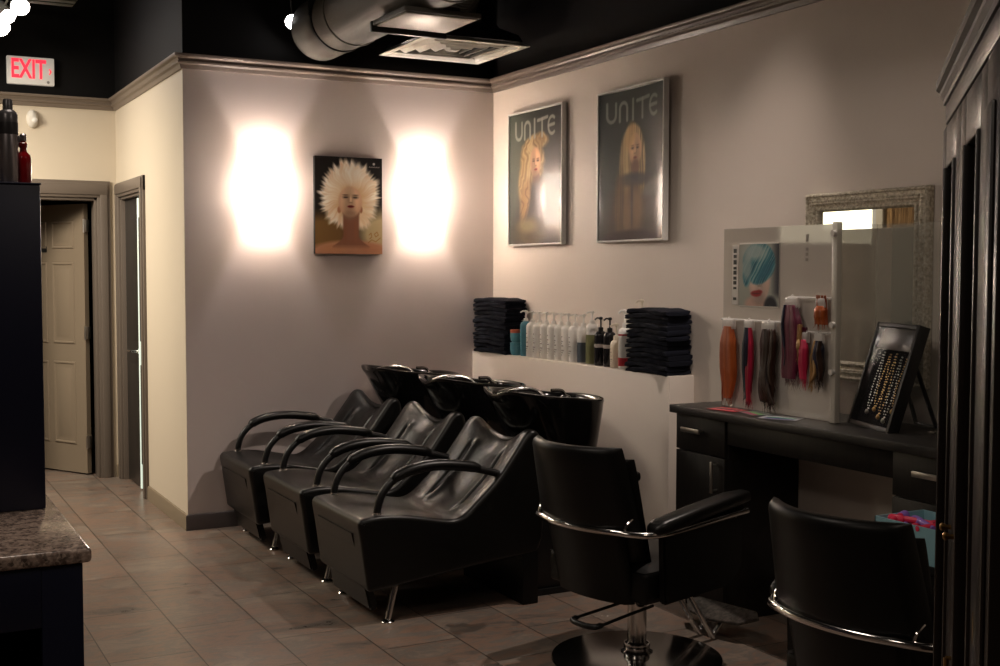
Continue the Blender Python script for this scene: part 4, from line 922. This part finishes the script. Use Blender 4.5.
swatch(-3.310, RZ+.338, 1.03, .060, [(0,.055,H7,dict(l=.9,curl=.012)),(.012,.014,H8,dict(l=1.0,curl=.018,drift=.02)),(-.016,.02,H4,dict(l=.95,curl=.01))], 'black hair sample with honey streaks beside the corner post')

# leaflets on the counter
def leaflet(x, y, rz, w, h, cols, lab):
    b = nb(); z = rnd.uniform(.0012,.0035); T = Matrix.Rotation(rz,4,'Z'); box(b, -w/2,w/2,-h/2,h/2,0,.0015,0,1,T)
    m1 = mat('leaflet_paper_'+str(len(bpy.data.materials)), cols[0], .3)
    t = thing('leaflet', lab, 'leaflet', (x,y,WT+z)); obj('sheet', b, m1, t, smooth=False)
    for i,c in enumerate(cols[1:]):
        b = nb(); box(b, -w*.42+i*w*.28, -w*.42+(i+1)*w*.26, -h*.4,h*.35,.0015,.0021,0,1,T); obj('printed_patch', b, mat('leaflet_ink_'+str(len(bpy.data.materials)), c, .3), t, smooth=False)
leaflet(-.36,-2.86,.2,.10,.15,[(.45,.06,.07),(.6,.1,.12),(.05,.03,.04)],'pink leaflet on the counter under the thin hair sample')
leaflet(-.34,-3.02,-.3,.10,.15,[(.10,.12,.11),(.3,.05,.1),(.12,.3,.1)],'dark leaflet with green and crimson patches on the counter')
leaflet(-.355,-3.19,.5,.10,.16,[(.40,.38,.42),(.06,.05,.2),(.05,.25,.12)],'pale leaflet with blue patch on the counter, nearest the corner post')

# ------------------------------------------------------------------ leaning jewellery case
rzj = math.atan2(-.95,-.313)
t = thing('jewellery_case', 'black glazed jewellery case leaning back on its strut on the counter', 'display case', (-.262,-3.565,WT+.001), rzj)
tilt = Matrix.Rotation(math.radians(-17),4,'X'); w, h = .163, .415
b = nb()
for x0,x1,z0,z1 in ((-w,-w+.018,0,h),(w-.018,w,0,h),(-w+.018,w-.018,0,.018),(-w+.018,w-.018,h-.018,h)): box(b, x0,x1,0,.045,z0,z1,.002,2,tilt)
box(b, -w+.01,w-.01,.040,.046,.01,h-.01,0,1,tilt); obj('frame', b, M['plastic'], t)
b = nb(); box(b, -w+.018,w-.018,.026,.040,.018,h-.018,.001,1,tilt); pad = obj('velvet_pad', b, M['velvet'], t)
b = nb(); box(b, -w+.018,w-.018,.006,.030,h-.105,h-.018,.003,2,tilt); obj('header_board', b, mat('grey_sheen_card',(.07,.065,.062),.25), t, label='grey glossy header board')
b = nb(); box(b, -w+.018,w-.018,.003,.005,.018,h-.018,0,1,tilt); obj('glass_pane', b, haze('case_glass',(.1,.1,.1),.03,.03), t, smooth=False)
b = nb(); P0 = tilt @ Vector((0,.048,.33)); P1 = Vector((0,.245,.003))
for s in (-1,1): tube(b, [P0+Vector((s*.055,0,0)), P1+Vector((s*.075,0,0))], .008, 6)
tube(b, [P1+Vector((-.075,0,.003)),P1+Vector((.075,0,.003))], .006, 6); obj('strut', b, M['plastic'], t)
def chain(xs, z0, z1, m, lab, seed, beads=44):
    r = random.Random(seed); tt = thing('necklace', lab, 'necklace', t.location + Matrix.Rotation(rzj,3,'Z') @ (tilt @ Vector((xs,.022,z0))), rzj, 'necklaces in the jewellery case')
    b = nb(); wd = .016+.006*r.random()
    for k in range(beads):
        q = k/(beads-1); a = PI*(2*q-1); x = wd*math.sin(a)*(.4+.6*abs(math.sin(a/2+PI/2))) ; z = (math.cos(a)*.5-.5)*(z0-z1) if True else 0
        z = -(1-abs(2*q-1))*(z0-z1); x = wd*(1 if q<.5 else -1)*min(1,3*min(q,1-q)+.15)*(1-.9*(1-abs(2*q-1))**6)
        p = tilt @ Vector((x+.0015*math.sin(k*2.1), 0, z)); bmesh.ops.create_icosphere(b, subdivisions=1, radius=.0024+.0012*(k%3==0), matrix=Matrix.Translation(p))
    obj('bead_chain', b, m, tt)
    b = nb(); lathe(b, [(0,-.012),(.007,-.006),(.008,.0),(.004,.008),(0,.010)], 8, Matrix.Translation(tilt @ Vector((0,-.001,z1-z0-.008)))); obj('pendant', b, m, tt)
chain(-.075,.30,.07,M['silver'],'dark silver beaded necklace at the left inside the jewellery case',1)
chain(-.025,.295,.085,M['gold'],'gold chain hanging second from left in the jewellery case',2)
chain(.020,.30,.06,M['gold'],'gold chain hanging third from left in the jewellery case',3)
chain(.065,.29,.05,M['silver'],'silver beaded necklace second from right in the jewellery case',4)
chain(.110,.295,.09,M['gold'],'gold chain nearest the right edge of the jewellery case',5)
b = nb()
for k in range(22):
    a = k*.9; bmesh.ops.create_icosphere(b, subdivisions=1, radius=.0045, matrix=Matrix.Translation((.03*math.cos(a)*(.5+k/40), .022*math.sin(a)*(.5+k/40), .0045)))
br = obj('bracelet', b, M['silver'], loc=(-.155,-3.80,WT+.0005)); tag(br, 'small heap of silver beads lying on the counter right of the jewellery case', 'bracelet')
b = nb(); box(b, -.05,.05,-.11,.11,0,.022,.006); bx = obj('flat_case', b, M['plastic'], loc=(-.14,-4.02,WT)); tag(bx, 'flat black case lying on the counter beside the dark armoire edge', 'case')

# ------------------------------------------------------------------ foreground armoire
t = thing('armoire', 'tall dark glossy wooden armoire with glazed doors at the right edge', 'armoire', (-1.876,-5.362,0), math.atan2(-.715,-.700))
AW, AH, AD = .93, 1.83, .46
b = nb(); box(b, 0,AW,.02,AD,.08,AH-.02,.003); box(b, .02,AW-.02,.04,AD-.02,0,.08); box(b, 0,AW,.0,.03,AH-.065,AH-.0,.003); obj('body', b, M['armoire'], t)
b = nb(); cpf = [(0,0),(.004,.0),(.005,.008),(.010,.016),(.011,.022),(.017,.027),(.018,.040),(0,.040)]
# crown runs round front and both ends, mitred
def cring(o,z): return [Vector((-o*.1,AD,AH-.03+z)),Vector((-o*.1,-o,AH-.03+z)),Vector((AW+o,-o,AH-.03+z)),Vector((AW+o,AD,AH-.03+z))]
vs = grid(b, [cring(o,z) for o,z in cpf]); cap(b, [b.verts.new(p) for p in cring(.018,.0401)]); obj('crown_moulding', b, M['armoire'], t, ang=15)
for i,(x0,x1) in enumerate(((.012,.395),(.405,.788))):
    b = nb(); z0, z1 = .10, AH-.075; sw = .085
    for a in ((x0,x0+sw,z0,z1),(x1-sw,x1,z0,z1),(x0+sw,x1-sw,z0,z0+.10),(x0+sw,x1-sw,z1-.075,z1),(x0+sw,x1-sw,.62,.70)): box(b, a[0],a[1],-.004,.019,a[2],a[3],.004)
    for (za,zb) in ((z0+.10,.62),(.70,z1-.075)):
        for q in ((x0+sw,x0+sw+.010,za,zb),(x1-sw-.010,x1-sw,za,zb)): box(b, q[0],q[1],-.009,.012,q[2],q[3],.003)
    d = obj('door', b, M['armoire'], t)
    for (za,zb) in ((z0+.10,.62),(.70,z1-.075)):
        b = nb(); box(b, x0+sw,x1-sw,.008,.012,za,zb); obj('glass_pane', b, M['armoire_glass'], d, smooth=False)
    kx = x1-.03 if i==0 else x0+.03
    b = nb(); lathe(b, [(.004,0),(.0035,.006),(.006,.010),(.0065,.013),(.004,.016),(0,.017)], 16, Matrix.Translation((kx,-.004,1.105)) @ Matrix.Rotation(PI/2,4,'X')); obj('door_knob', b, M['brass'], d, label='small brass knob')
    if i == 1:
        b = nb(); tube(b, [(x0+.06,-.014,.93),(x0+.06,-.014,.86)], .004, 8); 
        for z in (.93,.86): tube(b, [(x0+.06,-.004,z),(x0+.06,-.015,z)], .003, 8)
        obj('latch', b, M['brass'], d)
    if i:
        b = nb(); tube(b, [(x1+.004,-.006,1.05),(x1+.004,-.006,1.09)], .003, 8); obj('hinge', b, M['brass'], d)
b = nb(); box(b, .80,.925,-.006,.02,.10,AH-.075,.004); box(b, .825,.90,-.012,-.004,.18,AH-.14,.004); obj('side_pilaster', b, M['armoire'], t)

# ------------------------------------------------------------------ reception counter at the left
GY0, GY1, GX1 = -4.235, -3.48, -3.19
b = nb(); box(b, -5.0,GX1-.0,GY0,GY1,.868,.900,.009,3); g = obj('granite_countertop', b, M['granite']); tag(g, 'speckled brown granite countertop with rounded edge on the navy cabinet', 'countertop')
# the countertop's right edge runs a little inward to the back
t = thing('reception_cabinet', 'dark navy cabinet with open shelf bay under the granite countertop', 'cabinet', (-4.05,-3.86,0))
ox, oy = -4.05,-3.86; bb = lambda b,x0,x1,y0,y1,z0,z1,bev=.002: box(b, x0-ox,x1-ox,y0-oy,y1-oy,z0,z1,bev)
b = nb(); xr = GX1-.018
bb(b, xr-.02,xr,GY0+.03,GY1-.01,0,.867); bb(b,-4.98,-4.96,GY0+.03,GY1-.01,0,.867); bb(b,-4.96,xr-.02,GY1-.03,GY1-.01,0,.867); bb(b,-4.96,xr-.02,GY0+.05,GY1-.03,.0,.10); bb(b,-4.96,xr-.02,GY0+.05,GY1-.03,.845,.867)
obj('carcass', b, M['navy'], t)
b = nb(); bb(b, xr-.085,xr,GY0+.012,GY0+.032,0,.867); bb(b,-4.98,xr-.085,GY0+.012,GY0+.032,.735,.867); bb(b,-4.98,xr-.085,GY0+.012,GY0+.032,0,.10); bb(b,-4.12,-4.04,GY0+.012,GY0+.032,.10,.735); obj('face_frame', b, M['navy'], t)
b = nb(); bb(b, -4.96,xr-.02,GY0+.06,GY1-.03,.40,.42); obj('shelf', b, M['navy'], t)
t = thing('hutch_cabinet', 'tall plain navy cabinet standing on the back of the granite countertop', 'cabinet', (-4.05,-3.63,.9005))
b = nb(); box(b, -.93,.829,-.106,.144,0,.812,.003); obj('body', b, M['navy'], t)
b = nb(); box(b, -.932,.832,-.110,.146,.812,.8165,.002); obj('top_board', b, M['navy'], t)
HZ = 1.7175
def at_b(x, y): return (x, y, HZ)
t = thing('spray_can', 'tall silver spray can with dark band on top of the navy cabinet', 'spray can', at_b(-3.286,-3.67))
b = nb(); lathe(b, [(0,0),(.0225,0),(.0235,.004),(.0235,.148),(.0225,.152),(0,.152)], 28); obj('can_body', b, M['silver_can'], t)
b = nb(); lathe(b, [(.0238,.122),(.0240,.124),(.0240,.150),(.0238,.152)], 28); obj('dark_band', b, M['can_dark'], t)
b = nb(); lathe(b, [(.0228,.152),(.0228,.172),(.019,.180),(.012,.184),(.0115,.206),(.010,.210),(0,.211)], 28); obj('cap', b, mat('grey_cap',(.12,.115,.12),.3,.4), t, label='dark grey cap')
t = thing('red_bottle', 'deep red glossy bottle with grey cap beside the silver spray can', 'bottle', at_b(-3.250,-3.655))
b = nb(); lathe(b, [(0,0),(.0175,0),(.019,.004),(.019,.066),(.017,.074),(.009,.082),(.008,.090),(.0105,.095),(.0105,.103),(.006,.108),(0,.108)], 24); obj('glass_body', b, M['red_glass'], t)
b = nb(); lathe(b, [(.0065,.108),(.0085,.110),(.0085,.124),(.005,.128),(0,.128)], 18); box(b, -.016,-.004,-.004,.004,.094,.122,.002); obj('cap', b, M['silver_can'], t)

# ------------------------------------------------------------------ trolley with blue box
t = thing('salon_trolley', 'black salon trolley behind the near styling chair', 'trolley', (-.565,-4.14,0))
b = nb()
for z in (.10,.30,.545):
    b = nb(); box(b, -.125,.125,-.17,.17,z,z+.012,.003)
    for q in ((-.125,-.118,-.17,.17),(.118,.125,-.17,.17),(-.125,.125,-.17,-.163),(-.125,.125,.163,.17)): box(b, *q, z,z+.035,.002)
    obj('tray', b, M['plastic'], t)
for sx in (-1,1):
    for sy in (-1,1):
        b = nb(); tube(b, [(sx*.118,sy*.162,.045),(sx*.118,sy*.162,.565)], .009, 10); p_ = obj('post', b, M['plastic'], t)
        b = nb(); lathe(b, [(0,-.009),(.020,-.009),(.022,0),(.020,.009),(0,.009)], 16, Matrix.Translation((sx*.118,sy*.162,.0225)) @ Matrix.Rotation(PI/2,4,'X')); tube(b, [(sx*.118,sy*.162,.022),(sx*.118,sy*.162,.05)], .006, 6); obj('castor', b, M['plastic'], p_)
t = thing('open_box', 'light blue open box full of pink and purple brushes on the trolley', 'box', (-.560,-4.165,.558))
b = nb(); w, d, hh = .112, .145, .135
box(b, -w,w,-d,d,0,.004)
for q in ((-w,-w+.004,-d,d),(w-.004,w,-d,d),(-w,w,-d,-d+.004),(-w,w,d-.004,d)): box(b, *q, 0,hh)
obj('body', b, M['blue_box'], t, smooth=False)
b = nb(); box(b, -.0012,.0,-d*.4,d*.4,.02,.075,0,1,Matrix.Translation((-w,0,0))); obj('label_print', b, mat('box_print',(.5,.35,.38),.4), t, smooth=False)
for k in range(9):
    y = -4.27+.027*k; m = [M['pink'],M['purple'],M['pink']][k%3]; lab = ['hot pink hairbrush lying in the blue box','purple hairbrush lying in the blue box'][k%3==1]
    tt = thing('hairbrush', lab, 'hairbrush', (-.60+.02*(k%2), y, .684-.014*(k%2)), .9+1.1*math.sin(k*2.3), 'brushes in the blue box')
    b = nb(); tube(b, [(-.075,0,.0),(-.03,0,.003),(.02,0,.004)], lambda u: .009+.002*u, 10); obj('handle', b, m, tt)
    b = nb(); lathe(b, [(0,.02),(.012,.022),(.016,.03),(.016,.066),(.012,.074),(0,.076)], 16, Matrix.Rotation(PI/2,4,'Y')); obj('barrel', b, m if k%4 else M['purple'], tt)
for (x,y,z,r,h,m,lab) in ((-.63,-4.03,.313,.030,.16,M['cream_plastic'],'cream bottle on the middle trolley shelf, left end'),(-.60,-4.11,.313,.036,.19,M['whiter'],'larger white bottle on the middle trolley shelf'),(-.63,-4.19,.313,.033,.15,M['whiter'],'smaller white bottle on the middle trolley shelf')):
    tt = thing('bottle', lab, 'bottle', (x,y,z)); b = nb(); lathe(b, [(r*.92,0),(r,.005),(r,h*.7),(r*.7,h*.82),(r*.4,h*.86)], 20); obj('body', b, m, tt); b = nb(); lathe(b, [(r*.42,h*.86),(r*.44,h*.87),(r*.42,h),(0,h)], 16); obj('cap', b, m, tt)
tt = thing('tint_bowl', 'lime green tint bowl on the middle trolley shelf', 'bowl', (-.655,-3.985+.0,.0)); tt.location = (-.60,-3.995,.313)
b = nb(); lathe(b, [(.028,0),(.034,.004),(.048,.05),(.050,.052),(.046,.050),(.032,.008),(0,.006)], 24); obj('bowl', b, M['lime'], tt)

# ------------------------------------------------------------------ lights
def area(loc, target, size, W_, col, sy=None, spread=180):  # unseen area lamps added for hall and fill light, no fixtures modelled
    l = bpy.data.lights.new('unseen_area_light','AREA'); l.energy = W_; l.color = col; l.size = size
    if sy: l.shape = 'RECTANGLE'; l.size_y = sy
    l.spread = math.radians(spread)
    o = bpy.data.objects.new('unseen_area_light', l); C.objects.link(o); o.location = loc
    o.rotation_euler = (Vector(target)-Vector(loc)).to_track_quat('-Z','Y').to_euler(); return o
def spotl(loc, target, W_, col, ang=60, blend=.5, r=.04):
    l = bpy.data.lights.new('spot_beam','SPOT'); l.energy = W_; l.color = col; l.spot_size = math.radians(ang); l.spot_blend = blend; l.shadow_soft_size = r
    o = bpy.data.objects.new('spot_beam', l); C.objects.link(o); o.location = loc
    o.rotation_euler = (Vector(target)-Vector(loc)).to_track_quat('-Z','Y').to_euler(); return o
area((-3.7,.9,2.62), (-2.75,1.35,.8), .7, 24, (1,.88,.72), spread=150)  # unseen hall light, set low so the black upper wall stays dark
for (p_, d_, _) in S: spotl(Vector(p_)+Vector(d_).normalized()*.03, Vector(p_)+Vector(d_), 1.5, (1,.88,.72), 100, .7)
area((-3.0,-3.6,3.35), (-2.6,-3.2,0), .8, 8, (1,.86,.74))  # fill light added over the salon floor
area((-5.3,.2,3.3), (-5.3,1.6,1.2), .6, 16, (1,.90,.76))  # added to brighten the hall wall that the mirror reflects
spotl((-.28,-3.05,3.33), (-1.75,-2.2,0), 64, (1,.86,.76), 84, .6, .035)
area((-5.0,-6.0,3.35), (-4.8,-5.8,0), .8, 7, (1,.84,.70))  # fill light added out of view, left of the camera
area((-1.2,-6.6,3.35), (-1.2,-6.4,0), .6, 6, (1,.84,.70))  # fill light added out of view, right of the camera
w = bpy.data.worlds.new('world'); bpy.context.scene.world = w; w.use_nodes = True
w.node_tree.nodes['Background'].inputs['Color'].default_value = (1,.85,.75,1); w.node_tree.nodes['Background'].inputs['Strength'].default_value = .0
